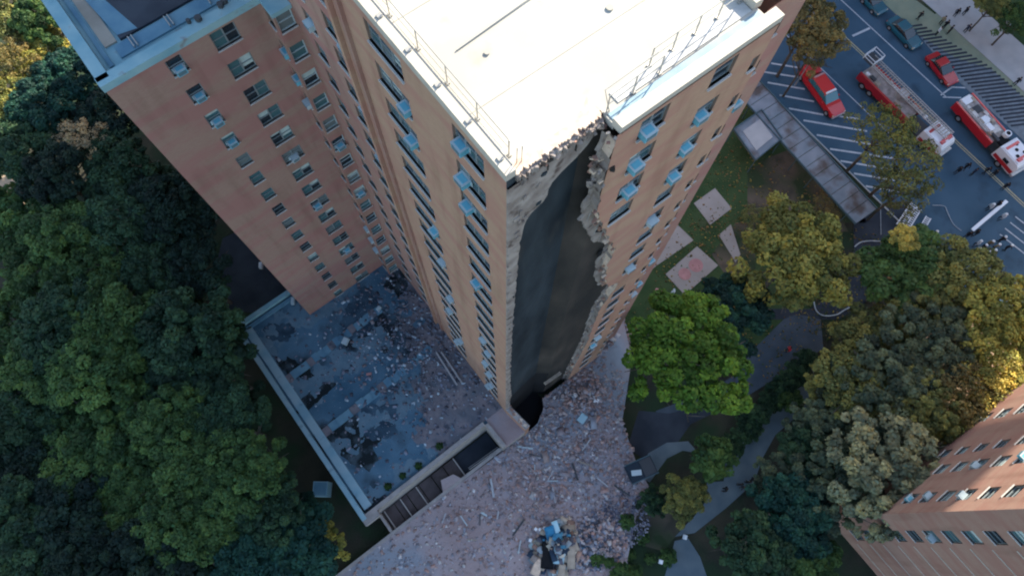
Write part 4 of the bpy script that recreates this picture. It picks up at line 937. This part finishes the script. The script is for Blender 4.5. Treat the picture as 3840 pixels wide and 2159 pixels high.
# sidewalk shed (covered walkway) with its square landing
shed = thing('covered_walkway', 'blue grey flat roofed covered walkway with a square landing beside the parking bays', 'walkway roof')
ZS = 2.9
def shed_run(p, q, wd, n):
    p, q = Vector((*p, 0)), Vector((*q, 0)); d = (q - p) / n; L = d.length; a = math.atan2(d.y, d.x)
    for i in range(n):
        c = p + d * (i + .5); b = MB(); b.box((c.x, c.y, ZS), (L - .07, wd, .12 + .02 * (i % 2)), SHEDM, rz=a); b.build('deck_panel', shed)
    for s in (-1, 1):
        nn = Vector((-d.y, d.x, 0)).normalized() * wd / 2 * s; c = (p + q) / 2 + nn
        b = MB(); b.box((c.x, c.y, ZS + .1), ((q - p).length, .1, .3), SHEDD, rz=a); b.build('edge_board', shed)
        for i in range(n // 2 + 1):
            c = p + d * min(i * 2, n) + nn * .97; b = MB(); b.tube([(c.x, c.y, 0), (c.x, c.y, ZS)], .06, SHEDD, 6); b.build('post', shed)
shed_run((48.0, 14.5), (46.9, -7.2), 3.4, 15)
LQ = [z3(380, 980, ZS), z3(590, 835, ZS), z3(745, 1050, ZS), z3(545, 1215, ZS)]
cx, cy = sum(p[0] for p in LQ) / 4, sum(p[1] for p in LQ) / 4
b = MB(); b.prism([(lerp(cx, p[0], 1), lerp(cy, p[1], 1)) for p in LQ], ZS - .1, ZS + .1, SHEDM); b.build('landing', shed)
b = MB(); b.prism([(lerp(cx, p[0], .62), lerp(cy, p[1], .62)) for p in LQ], ZS + .1, ZS + .16, WALKM); b.build('hatch', shed)
for i in range(4):
    p, q = LQ[i], LQ[(i + 1) % 4]; b = MB(); b.box(((p[0] + q[0]) / 2, (p[1] + q[1]) / 2, ZS + .2), (math.dist(p, q), .08, .28), SHEDD, rz=math.atan2(q[1] - p[1], q[0] - p[0])); b.build('edge_board', shed)
    b = MB(); b.tube([(*p, 0), (*p, ZS)], .06, SHEDD, 6); b.build('post', shed)
flat('paved_strip', [z3(560, 1230), z3(650, 1190), z3(800, 1130), z3(1080, 1448), z6(1250, 300), z6(1190, 300), z6(900, 0), z3(760, 1260)], .05, SOILB)
# drives and paths
flat('asphalt_drive', [z6(1290, 240), z6(1560, 80), z6(1720, 90), z6(1640, 300), z6(1480, 420), z6(1400, 600), z6(1380, 830), z6(1180, 960), z6(1000, 960), z6(640, 960), z6(640, 880), z6(960, 880), z6(1240, 700), z6(1290, 420)], .04, PATHD)
flat('asphalt_path', [z6(760, 960), z6(860, 920), z6(1040, 960), z6(1060, 1180), z9(420, 130), z9(60, 290), z9(-200, 360), z9(-200, 200), z9(180, 60), z9(440, -100), z6(500, 1220)], .045, PATHM)
flat('dark_paving', [z9(460, 80), z9(420, 130), z9(60, 300), z9(-180, 640), z9(-420, 480), z9(-330, 200), z9(-100, 220)], .05, PATHD)
flat('concrete_path', [z9(950, -20), z9(1150, -60), z9(960, 160), z9(700, 380), z9(600, 560), z9(540, 740), z9(330, 930), z9(90, 1120), z9(-60, 1150), z9(100, 980), z9(190, 860), z9(180, 740), z9(310, 730), z9(330, 510), z9(540, 250)], .06, PATHL)
flat('paved_bay', [z9(-330, 700), z9(-260, 520), z9(-120, 440), z9(40, 430), z9(120, 520), z9(0, 500), z9(-120, 560), z9(-250, 740)], .055, PATHL)
flat('bare_soil', [z9(-330, 900), z9(-200, 760), z9(-20, 820), z9(10, 1060), z9(-140, 1260), z9(-420, 1180)], .03, SOILB)
flat('concrete_path', [z9(-60, 1180), z9(40, 1160), z9(130, 1300), z9(200, 1500), z9(-150, 1500)], .05, PATHL)
flat('sunlit_ground', [dz(2330, 800), dz(2600, 760), dz(2700, 1100), dz(2300, 1160)], .03, TANSOIL)
flat('sunlit_ground', [dz(-40, 420), dz(80, 470), dz(60, 520), dz(-60, 560)], .03, TANSOIL)  # patch of sunlight in the woods, painted as pale ground
flat('dark_lane', [dz(560, 600), dz(620, 570), dz(735, 740), dz(660, 790), dz(520, 770)], .03, PATHD)

# hoses
def hose(pts, lab, z=.1, r=.07, mt=None, grp=None):
    P = [Vector((*at(*p, z), z)) for p in pts]
    Q = []
    for i in range(len(P) - 1):
        p0, p1, p2, p3 = P[max(i - 1, 0)], P[i], P[i + 1], P[min(i + 2, len(P) - 1)]
        for t in np.linspace(0, 1, 6)[:-1]:
            Q.append(.5 * ((2 * p1) + (p2 - p0) * t + (2 * p0 - 5 * p1 + 4 * p2 - p3) * t * t + (3 * p1 - p0 - 3 * p2 + p3) * t ** 3))
    Q.append(P[-1]); b = MB(); b.tube(Q, r, mt or PAINT, 6); return tag(b.build('hose'), lab, 'hose', grp)
hose([(3052, 1130), (3062, 1165), (3090, 1183), (3135, 1180), (3170, 1160), (3206, 1143)], 'pale curved hose on the dark drive below the yellow green tree', grp='pale hoses on the drive')
hose([(3205, 925), (3228, 908), (3265, 903), (3302, 905)], 'pale curved hose on the dark drive right of the yellow green tree', grp='pale hoses on the drive')
hose([(3497, 770), (3540, 773), (3553, 795), (3575, 840), (3605, 865)], 'thin white hose bent on the road beside the ladders', r=.04)
hose([(3302, 770), (3303, 840), (3304, 880)], 'thin pale straight hose between the drive and the ladders', r=.035)

# portable ladders
def ladder(px0, py0, px1, py1, lab, wd=.55, rungs=12):
    a = Vector((*at(px0, py0, .3), .25)); c = Vector((*at(px1, py1, .3), .25)); L = (c - a).length; ang = math.atan2(c.y - a.y, c.x - a.x)
    o = thing('ladder', lab, 'ladder', a, ang, 'portable ladders laid by the road')
    for s in (-1, 1): MB().box((L / 2, s * wd / 2, .05), (L, .09, .12), WHITEP).build('rail', o)
    for i in range(rungs): MB().box((L * (i + .5) / rungs, 0, .06), (.08, wd - .1, .06), WHITEP).build('rung', o)
    return o
ladder(3428, 765, 3372, 848, 'wide white ladder lying left of the pair near the dark tree', .75, 14)
ladder(3448, 780, 3398, 862, 'second white ladder lying close to the wide one', .5, 12)
ladder(3482, 815, 3455, 862, 'short white ladder lying to the right of the other two', .6, 8)
# white plank / stretcher on road
x0_, y0_ = z6(2180, 290, .4); x1_, y1_ = z6(2440, 70, .4)
b = MB(); b.box((0, 0, 0), (math.dist((x0_, y0_), (x1_, y1_)), .42, .1), WHITEP)
tag(b.build('long_plank', None, loc=((x0_ + x1_) / 2, (y0_ + y1_) / 2, .5), rz=math.atan2(y1_ - y0_, x1_ - x0_)), 'long white plank on the road with people at both ends', 'plank')
b = MB(); 
for i in range(4): b.box((0, i * 1.1, 0), (5.2, .14, .02), PAINT)
p = z6(2530, 430); o = b.build('road_marking', road); o.location = (p[0], p[1], .06); o.rotation_euler[2] = -1.45
# street lamp
x, y = z3(1185, 245, 8); o = thing('street_lamp', 'grey curved street lamp over the road beside the brownish street tree', 'street lamp', (x - 3.2, y, 0))
MB().tube([(0, 0, 0), (0, 0, 7.6), (.8, 0, 8.3), (2.9, 0, 8.4)], [.11, .08, .06, .05], SILVER, 8).build('pole', o)
MB().box((3.2, 0, 8.4), (.75, .3, .16), SILVER, bev=.04).build('lamp_head', o)

# ---------------------------------------------------------------- vehicles
def wheel(o, x, y, r=.36, w=.24):
    b = MB(); b.tube([(x, y - w / 2, r), (x, y + w / 2, r)], r, RUBBERB, 16); wv = b.build('wheel', o)
    b = MB(); b.tube([(x, y - w / 2 - .01, r), (x, y + w / 2 + .01, r)], r * .55, SILVER, 12); b.build('rim', wv); return wv
def loft(b, secs, mt):
    """secs: list of (x, halfwidth, z0, z1, topfrac) cross-sections joined along x"""
    k = b.m(mt); base = len(b.v); n = 8
    for (x, hw, z0, z1, tf) in secs:
        zm = lerp(z0, z1, .62)
        b.v += [(x, -hw * .94, z0), (x, -hw, lerp(z0, z1, .25)), (x, -hw * .985, zm), (x, -hw * tf, z1), (x, hw * tf, z1), (x, hw * .985, zm), (x, hw, lerp(z0, z1, .25)), (x, hw * .94, z0)]
    for i in range(len(secs) - 1):
        for q in range(n):
            a = base + i * n + q; c = base + i * n + (q + 1) % n
            b.f.append((a, a + n, c + n, c)); b.mi.append(k)
    b.f.append(tuple(base + q for q in range(n))); b.mi.append(k); b.f.append(tuple(base + (len(secs) - 1) * n + q for q in range(n))[::-1]); b.mi.append(k)
def car(label, rear, front, paint, L=None, W=1.95, suv=False, z=.9, wsm=CARGLASS, roofpaint=None, cat='car', name='parked_car', bed=False, rack=False):
    a = Vector((*z3(*rear, z), 0)); c = Vector((*z3(*front, z), 0)); d = (c - a).length if L is None else L; ang = math.atan2(c.y - a.y, c.x - a.x); mid = (a + c) / 2
    o = thing(name, label, cat, mid, ang); h = d / 2; hw = W / 2; zb = 1.12 if suv else .92; zr = 1.95 if suv else 1.45; rm = .42 if suv else .35
    b = MB(); loft(b, [(-h, hw * .82, .45, zb * .78, .8), (-h + .12, hw * .95, .32, zb * .95, .86), (-h + .8, hw, .3, zb, .88), (0, hw, .28, zb, .9), (h - 1.3, hw, .3, zb * .98, .88), (h - .25, hw * .95, .32, zb * .86, .84), (h, hw * .8, .42, zb * .7, .78)], paint); b.build('body', o)
    if suv and bed: c0, c1 = -h + 1.9, h - 1.75
    elif suv: c0, c1 = -h + .25, h - 1.55
    else: c0, c1 = -h + .75, h - 1.35
    b = MB(); loft(b, [(c0, hw * .84, zb - .03, zb + .02, .98), (c0 + (.25 if suv else .55), hw * .86, zb - .03, zr - .05, .84), (c1 - (.85 if suv else 1.0), hw * .86, zb - .03, zr - .05, .84), (c1, hw * .84, zb - .03, zb + .02, .98)], wsm); b.build('glasshouse', o)
    x0, x1 = c0 + (.3 if suv else .62), c1 - (.9 if suv else 1.08)
    b = MB(); b.box(((x0 + x1) / 2, 0, zr), (x1 - x0, W * .74, .09), roofpaint or paint, bev=.04); b.build('roof', o)
    for s in (-1, 1):
        for xx in np.linspace(x0 + .1, x1 - .05, 4): MB().box((xx, s * hw * .80, (zb + zr) / 2), (.07, .05, zr - zb), paint, rx=s * .12).build('pillar', o)
        MB().box((h - .12, s * hw * .68, zb * .66), (.16, .36, .16), AMBER).build('headlight', o)
        MB().box((-h + .06, s * hw * .72, zb * .72), (.1, .3, .18), REDD).build('tail_light', o)
        MB().box((c1 - .45, s * (hw + .08), zb + .05), (.18, .16, .14), paint).build('mirror', o)
    for xx in (-h + .95, h - .95):
        for s in (-1, 1): wheel(o, xx, s * (hw - .1), rm)
    MB().box((h + .03, 0, .5), (.14, W * .85, .22), SILVER if suv else paint).build('bumper', o)
    if bed:
        MB().box((-h + .95, 0, zb + .35), (1.7, W * .82, .75), paint, bev=.08).build('bed_cover', o); MB().box((-h + .95, 0, zb + .75), (1.4, W * .62, .06), REDD).build('bed_lid', o)
    if rack:
        for xx in (x0 + .1, x1 - .1): MB().box((xx, 0, zr + .12), (.22, W * .62, .12), WHITEP if xx > 0 else PINK).build('light_bar', o)
    return o
car('bright red fire pickup with a covered bed parked across the parking bays', (925, 505), (1185, 858), REDP, None, 2.35, True, bed=True, rack=True, wsm=WSHIELD, cat='pickup')
car('deep red car parked at the kerb behind the white engine', (1880, 400), (2052, 618), REDD, None, 2.0)
car('dark teal car parked at the kerb above the red car', (1580, 128), (1782, 342), TEALP, None, 2.0)
car('dark teal car cut by the top edge of the picture', (1380, -70), (1520, 85), TEALP, None, 2.0)

def fire_truck(label, rear, front, W=2.6, red=REDD, white=WHITEP, aerial=True, z=1.5, L=None):
    a = Vector((*z3(*rear, z), 0)); c = Vector((*z3(*front, z), 0)); d = (c - a).length if L is None else L; ang = math.atan2(c.y - a.y, c.x - a.x)
    o = thing('fire_engine', label, 'fire engine', (a + c) / 2, ang); h = d / 2; hw = W / 2
    MB().box((0, 0, .75), (d - .4, W * .8, .35), GREYD).build('chassis', o)
    b = MB(); b.box((-h * .38, -hw + .14, 1.35), (d * .6, .26, 1.25), red, bev=.04); b.build('side_locker', o)
    b = MB(); b.box((-h * .38, hw - .14, 1.35), (d * .6, .26, 1.25), red, bev=.04); b.build('side_locker', o)
    b = MB(); b.box((-h * .38, 0, 1.75), (d * .58, W - .56, .35), mat('grey_tan_deck', (.3, .27, .25), .7, var=.3, vscale=1.5), bev=.04); b.build('deck', o)
    b = MB(); loft(b, [(h - 3.3, hw, .6, 2.45, .93), (h - 1.0, hw, .6, 2.5, .93), (h - .3, hw, .55, 2.35, .9), (h, hw * .93, .6, 1.9, .88)], white); cab = b.build('cab', o)
    MB().box((h - 1.75, 0, 2.53), (2.7, W * .84, .1), white, bev=.04).build('cab_roof', o)
    for xx, yy in ((h - 2.7, 0), (h - .75, .6), (h - .75, -.6)): MB().box((xx, yy, 2.6), (.35, .7 if yy else W * .7, .06), red).build('red_stripe', o)
    for s_ in (-1, 1): MB().box((h - 1.6, s_ * (hw + .012), 1.15), (3.0, .03, .55), red).build('red_side_panel', o)
    MB().box((h - .07, 0, 1.75), (.1, W * .8, .6), WSHIELD, ry=-.15).build('windscreen', o)
    for s in (-1, 1):
        MB().box((h - 1.6, s * (hw + .005), 1.75), (.8, .04, .5), CARGLASS).build('side_window', o)
        MB().box((h - .05, s * hw * .72, 1.0), (.14, .35, .25), AMBER).build('headlight', o)
        for xx in (-h + 1.4, -h + 2.7, h - 2.2) if d > 11 else (-h + 1.8, h - 1.9): wheel(o, xx, s * (hw - .15), .5, .3)
    MB().box((h - .9, 0, 2.68), (.3, W * .7, .2), REDP).build('light_bar', o)
    MB().box((h + .15, 0, .75), (.35, W * .95, .35), SILVER, bev=.05).build('bumper', o)
    for i in range(11):
        xx = -h + .9 + i * (d - 4.6) / 11; MB().box((xx, R.choice((-.7, .65)), 2.0 + R.uniform(0, .15)), (R.uniform(.4, .9), R.uniform(.3, .6), R.uniform(.15, .4)), R.choice((SILVER, TANB, GREYD, white, BLACK)), bev=.03).build('equipment_box', o)
    if aerial:
        la = thing('x', '', ''); bpy.data.objects.remove(la)
        l0, l1 = -h - .3, h - .9; lb = MB(); bw = .6
        for s in (-1, 1):
            lb.box(((l0 + l1) / 2, .35 + s * bw, 2.85), (l1 - l0, .09, .12), SILVER); lb.box(((l0 + l1) / 2, .35 + s * bw, 3.2), (l1 - l0, .07, .08), SILVER)
        lad = lb.build('aerial_ladder', o); nr = 34
        for i in range(nr): MB().box((lerp(l0, l1, (i + .5) / nr), .35, 2.86), (.1, bw * 2, .06), TANB).build('rung', lad)
        b = MB()
        for i in range(nr):
            for s in (-1, 1): b.tube([(lerp(l0, l1, i / nr), .35 + s * bw, 2.88), (lerp(l0, l1, (i + .9) / nr), .35 + s * bw, 3.2)], .025, SILVER, 4)
        b.build('lattice', lad)
        MB().box((l0 + .2, .35, 3.05), (1.5, 1.7, .1), GREYD).build('bucket_floor', o)
        b = MB(); c4 = [(l0 - .6, -.5), (l0 + .95, -.5), (l0 + .95, 1.2), (l0 - .6, 1.2)]
        for q in range(4):
            p_, r_ = c4[q], c4[(q + 1) % 4]
            for zz_ in (3.5, 4.0): b.tube([(*p_, zz_), (*r_, zz_)], .04, WHITEP, 5)
            b.tube([(*p_, 3.05), (*p_, 4.0)], .04, WHITEP, 5)
        b.build('bucket_rail', o)
        MB().tube([(-h * .2, .35, 1.6), (-h * .2, .35, 2.8)], .7, SILVER, 14).build('turntable', o)
    else:
        for i in range(5): MB().box((lerp(-h + .6, h - 3.9, i / 4), 0, 1.95), (1.0, 1.5 - .1 * (i % 3), .35), (WHITEP, GREYD, WHITEP, SILVER, BLACK)[i], bev=.06).build('hose_bed', o)
        MB().box((-h * .1, -.6, 2.3), (1.0, .7, .6), WHITEP, bev=.05).build('pump_box', o)
        b = MB(); b.tube([(h - 4.2, .55, 2.2), (h - 4.2, .55, 2.75)], .42, WHITEP, 14); b.tube([(h - 4.2, .55, 2.74), (h - 4.2, .55, 2.78)], .27, BLACK, 12); b.build('deck_gun_ring', o)
        for xx, yy in ((h - 2.6, .5), (h - 2.0, .0), (h - 1.3, .6), (h - 1.3, -.5)): MB().tube([(xx, yy, 2.56), (xx, yy, 2.62)], .22, BLACK, 12).build('roof_hatch', o)
        b = MB()
        for s in (-.35, .35): b.box((-h * .45, -hw + .1 + s * .3, 2.5), (4.6, .07, .09), SILVER)
        for i in range(12): b.box((-h * .45 - 2.2 + i * .4, -hw + .1, 2.5), (.05, .2, .05), SILVER)
        b.build('side_ladder', o)
    return o
fire_truck('red ladder truck with a long grey aerial ladder parked on the yellow line', (1375, 520), (1985, 1125), 2.6, REDD)
fire_truck('red and white fire engine at the right edge with equipment on its roof', (2105, 745), (2560, 1260), 2.8, REDP, aerial=False)

# ---------------------------------------------------------------- people
def person_mesh(seed, pose='stand'):
    r = random.Random(seed); V = []; E = []; RD = []
    def v(p, rad): V.append(p); RD.append(rad); return len(V) - 1
    st = .16 if pose == 'walk' else .04
    pel = v((0, 0, .95), .15); wa = v((0, .0, 1.12), .135); chs = v((0, .02, 1.34), .165); nk = v((0, .02, 1.5), .06); hd = v((0, .04, 1.6), .095); tp = v((0, .05, 1.7), .085)
    E += [(pel, wa), (wa, chs), (chs, nk), (nk, hd), (hd, tp)]
    for s in (-1, 1):
        hp = v((s * .1, 0, .88), .1); kn = v((s * .12, st * s, .48), .065); an = v((s * .12, -st * s * .4, .09), .045); ft = v((s * .13, -st * s * .4 + .17, .04), .04)
        E += [(pel, hp), (hp, kn), (kn, an), (an, ft)]
        sh = v((s * .2, .0, 1.41), .075); el = v((s * .27, -s * st * .8, 1.14), .05); wr = v((s * .25, .14 - s * st, .93), .036); hn = v((s * .24, .19 - s * st, .87), .04)
        E += [(chs, sh), (sh, el), (el, wr), (wr, hn)]
    me = bpy.data.meshes.new('person'); me.from_pydata(V, E, []); o = bpy.data.objects.new('tmp', me); COL.objects.link(o)
    md = o.modifiers.new('s', 'SKIN'); sv = me.skin_vertices[0].data
    for i, q in enumerate(RD): sv[i].radius = (q, q)
    sv[0].use_root = True
    sb = o.modifiers.new('b', 'SUBSURF'); sb.levels = 1; sb.render_levels = 1
    dg = bpy.context.evaluated_depsgraph_get(); dg.update(); ev = o.evaluated_get(dg); nm = bpy.data.meshes.new_from_object(ev); bpy.data.objects.remove(o)
    return nm
PB = [person_mesh(1, 'stand'), person_mesh(2, 'walk')]
_pm = {}
def person(px, py, label, cloth=0, pose=0, rz=0.0, helmet=False, group=None, z=0.0, conv=dz, legs=None):
    x, y = conv(px, py, z + .9); o = thing('person', label, 'person', (x, y, z), rz, group)
    key = (pose, cloth)
    if key not in _pm:
        me = PB[pose].copy(); me.materials.clear(); me.materials.append(CLOTH[cloth]); me.materials.append(SKIN); me.materials.append(CLOTH[0])
        for p in me.polygons:
            c = p.center; p.material_index = 1 if (c.z > 1.5 or (abs(c.x) > .2 and c.z < .93 and c.z > .8 and c.y > .1)) else (2 if c.z < .92 else 0)
            p.use_smooth = True
        _pm[key] = me
    obj('body', _pm[key], o)
    b = MB()
    if helmet: b.tube([(0, .03, 1.66), (0, .03, 1.72), (0, .03, 1.8)], [.17, .13, .03], WHITEP, 10); b.build('helmet', o)
    else: b.tube([(0, .02, 1.64), (0, .02, 1.7), (0, .02, 1.78)], [.11, .12, .04], HAIR, 10); b.build('hair', o)
    return o
PR = 'people on the road'
person(2412, 428, 'dark clad person on the road, leftmost of the cluster by the yellow line', 0, 0, 1, group=PR)
person(2433, 418, 'dark clad person on the road, second of the cluster by the yellow line', 0, 1, 2, group=PR)
person(2452, 432, 'person in navy on the road standing on the yellow line', 1, 0, .4, group=PR)
person(2484, 428, 'dark clad person on the road right of the yellow line, left of two', 0, 1, 2.4, group=PR)
person(2503, 435, 'dark clad person on the road right of the yellow line, right of two', 0, 0, 1.2, group=PR)
person(2531, 468, 'dark clad person alone on the road near the right edge', 0, 0, 2.0, group=PR)
person(2437, 590, 'dark clad person at the lower end of the white plank', 0, 0, 2, group=PR)
person(2456, 585, 'second dark clad person at the lower end of the white plank', 0, 1, 1, group=PR)
person(2492, 520, 'person in white at the upper end of the white plank', 3, 0, 1, True, group=PR)
person(2512, 513, 'dark clad person at the upper end of the white plank', 0, 0, 1, group=PR)
person(2523, 545, 'person in white with dark trousers below the white plank', 3, 1, 1, True, group=PR)
person(2350, 588, 'dark clad person beside the short white ladder', 0, 0, .5, True, group=PR)
for i, (px, py, cl, la) in enumerate(((2456, 630, 2, 'left of the group'), (2473, 622, 0, 'in the middle of the group'), (2490, 612, 2, 'upper right of the group'), (2505, 620, 2, 'rightmost of the group'), (2440, 640, 3, 'lowest left of the group'), (2520, 602, 0, 'behind the group'), (2482, 640, 0, 'front of the group'), (2460, 612, 3, 'furthest up in the group'), (2496, 634, 2, 'nearest the tree on its right'), (2536, 622, 0, 'at the right end near the stripes'))):
    person(px, py, 'firefighter at the corner of the brownish olive tree, ' + la, cl, i % 2, i, True, group='firefighters beside the olive tree')
PW = 'people on the walkway and verge'
for px, py, cl, la in ((2408, 32, 0, 'dark clad person on the pale walkway, upper left of the pair at the top'), (2430, 28, 0, 'dark clad person on the pale walkway, right of the pair at the top'), (2434, 72, 1, 'person in grey blue alone on the pale walkway'), (2380, 62, 0, 'dark clad person at the walkway edge, left in the verge group'), (2392, 75, 0, 'dark clad person at the walkway edge, right in the verge group'),
                       (2372, 52, 2, 'person in khaki at the walkway edge group'), (2362, 78, 3, 'person in white standing on the verge'), (2315, 40, 0, 'dark clad person alone on the verge above the teal car'), (2535, 60, 3, 'person in a pale shirt by the hedge at the right edge'), (2545, 75, 0, 'dark clad person by the hedge at the right edge'), (2560, 205, 0, 'dark clad person at the right edge of the walkway')):
    person(px, py, la, cl, int(px) % 2, px * .1, group=PW)
for px, py, la in ((1825, 1230, 'dark clad person alone on the pale path'), (1862, 1218, 'dark clad person on the pale path, left of the group'), (1870, 1226, 'dark clad person on the pale path, front of the group'), (1882, 1212, 'dark clad person on the pale path, back of the group'), (1895, 1204, 'dark clad person on the pale path under the dark tree')):
    person(px, py, la, 0, int(px) % 2, px * .3, group='people on the pale path')
person(1985, 878, 'person in a red top on the grey path right of the bright green tree', 2, 0, 1)
for p in (1,):
    o = [q for q in COL.objects if q.get('label', '').startswith('person in a red top')][0]
    bd = [q for q in COL.objects if q.parent == o and q.name.startswith('body')][0]; bd.data = bd.data.copy(); bd.data.materials[0] = REDP

# small weeds near the rubble
WL = ['nearest the long tan board', 'second from the long tan board', 'at the bottom edge in the middle of the weeds', 'right of the heap, half way to the soil', 'alone above the others', 'at the bottom edge right of the middle', 'beside the white item', 'on the soil far right', 'alone on the upper heap', 'lowest of all']
for i, (px, py) in enumerate(((1500, 1400), (1530, 1412), (1560, 1430), (1590, 1395), (1620, 1350), (1600, 1440), (1640, 1405), (1685, 1400), (1575, 1310), (1545, 1448))):
    x, y = dz(px, py, 1.2); zb = ZP if inpoly(x, y, pl) else 0
    o = thing('shrub', 'small green weed in the rubble, ' + WL[i], 'shrub', (x, y, zb), 0, 'weeds in the rubble')
    c = obj('foliage', CROWN['bush'][0], o, (0, 0, .1)); q = R.uniform(.12, .2); c.scale = (q, q, q); c.color = (.05, .1, .03, 1)
    MB().tube([(0, 0, 0), (.05, 0, .5)], .03, BARK, 4).build('stem', o)

# ---------------------------------------------------------------- brick building at the lower right
bx, by = 20.6, -28.6
apt = thing('brick_building', 'orange brick apartment building in the lower right corner with rows of windows', 'building')
cols = []
facade(apt, BRICK2, bx + 36, by, PI, 36, 0, 46, [
    dict(u=36 - 2.75, w=1.35, h=1.35, z=27.0 + 2.7 * 6, n=16, acs={}, p=.3), dict(u=36 - 6.9, w=1.35, h=1.35, z=27.0 + 2.7 * 6 - .2, n=16, p=.25), dict(u=36 - 9.4, w=1.1, h=1.2, z=27.0 + 2.7 * 6, n=16, p=.2),
    dict(u=36 - 15, w=1.4, h=1.35, z=27.0 + 2.7 * 6, n=16, p=.2), dict(u=36 - 21, w=1.4, h=1.35, z=27.0 + 2.7 * 6, n=16, p=.2)], seed=41)
facade(apt, BRICK2, bx, by, -PI / 2, 22, 0, 46, [
    dict(u=1.75, w=1.2, h=1.35, z=27.0 + 2.7 * 6, n=16, p=.42)], seed=44)
for k in range(17):
    z = 44.9 - 2.7 * k; b = MB(); b.box((bx - .012, by - 12.6, z), (.05, 18.4, .1), COPING); b.build('floor_band', apt)
b = MB(); b.box((bx + 18, by - 11, 46.1), (36.2, 22.2, .3), COPING); b.build('roof', apt)
b = MB(); b.face([(bx + 36, by, 0), (bx + 36, by - 22, 0), (bx + 36, by - 22, 46), (bx + 36, by, 46)], BRICK2); b.face([(bx, by - 22, 0), (bx + 36, by - 22, 0), (bx + 36, by - 22, 46), (bx, by - 22, 46)], BRICK2); b.build('rear_wall', apt)

# ---------------------------------------------------------------- unseen tower added east of the street, shaped to shade street and plaza
nb = thing('shade_tower', 'tall brick tower added out of view east of the walkway to shade the street', 'building')
facade(nb, BRICK, 104, 90, -PI / 2, 86, 0, 76, [dict(u=4 + i * 6.0, w=1.5, h=1.4, z=72.5, n=26, p=.1) for i in range(2)], seed=51)
b = MB(); b.box((114.1, 47, 38), (19.8, 85.8, 76), BRICK); b.build('core', nb)
b = MB(); b.box((114, 47, 76.3), (20.3, 86.3, .6), COPING); b.build('roof', nb)
b = MB(); b.box((114.1, -6.1, 14.5), (19.8, 20, 29), BRICK); b.build('low_shade_wing', nb)  # unseen wing, height set to shade the ground but spare the treetops
b = MB(); b.box((114, -6.1, 29.3), (20.3, 20.2, .6), COPING); b.build('roof', nb)
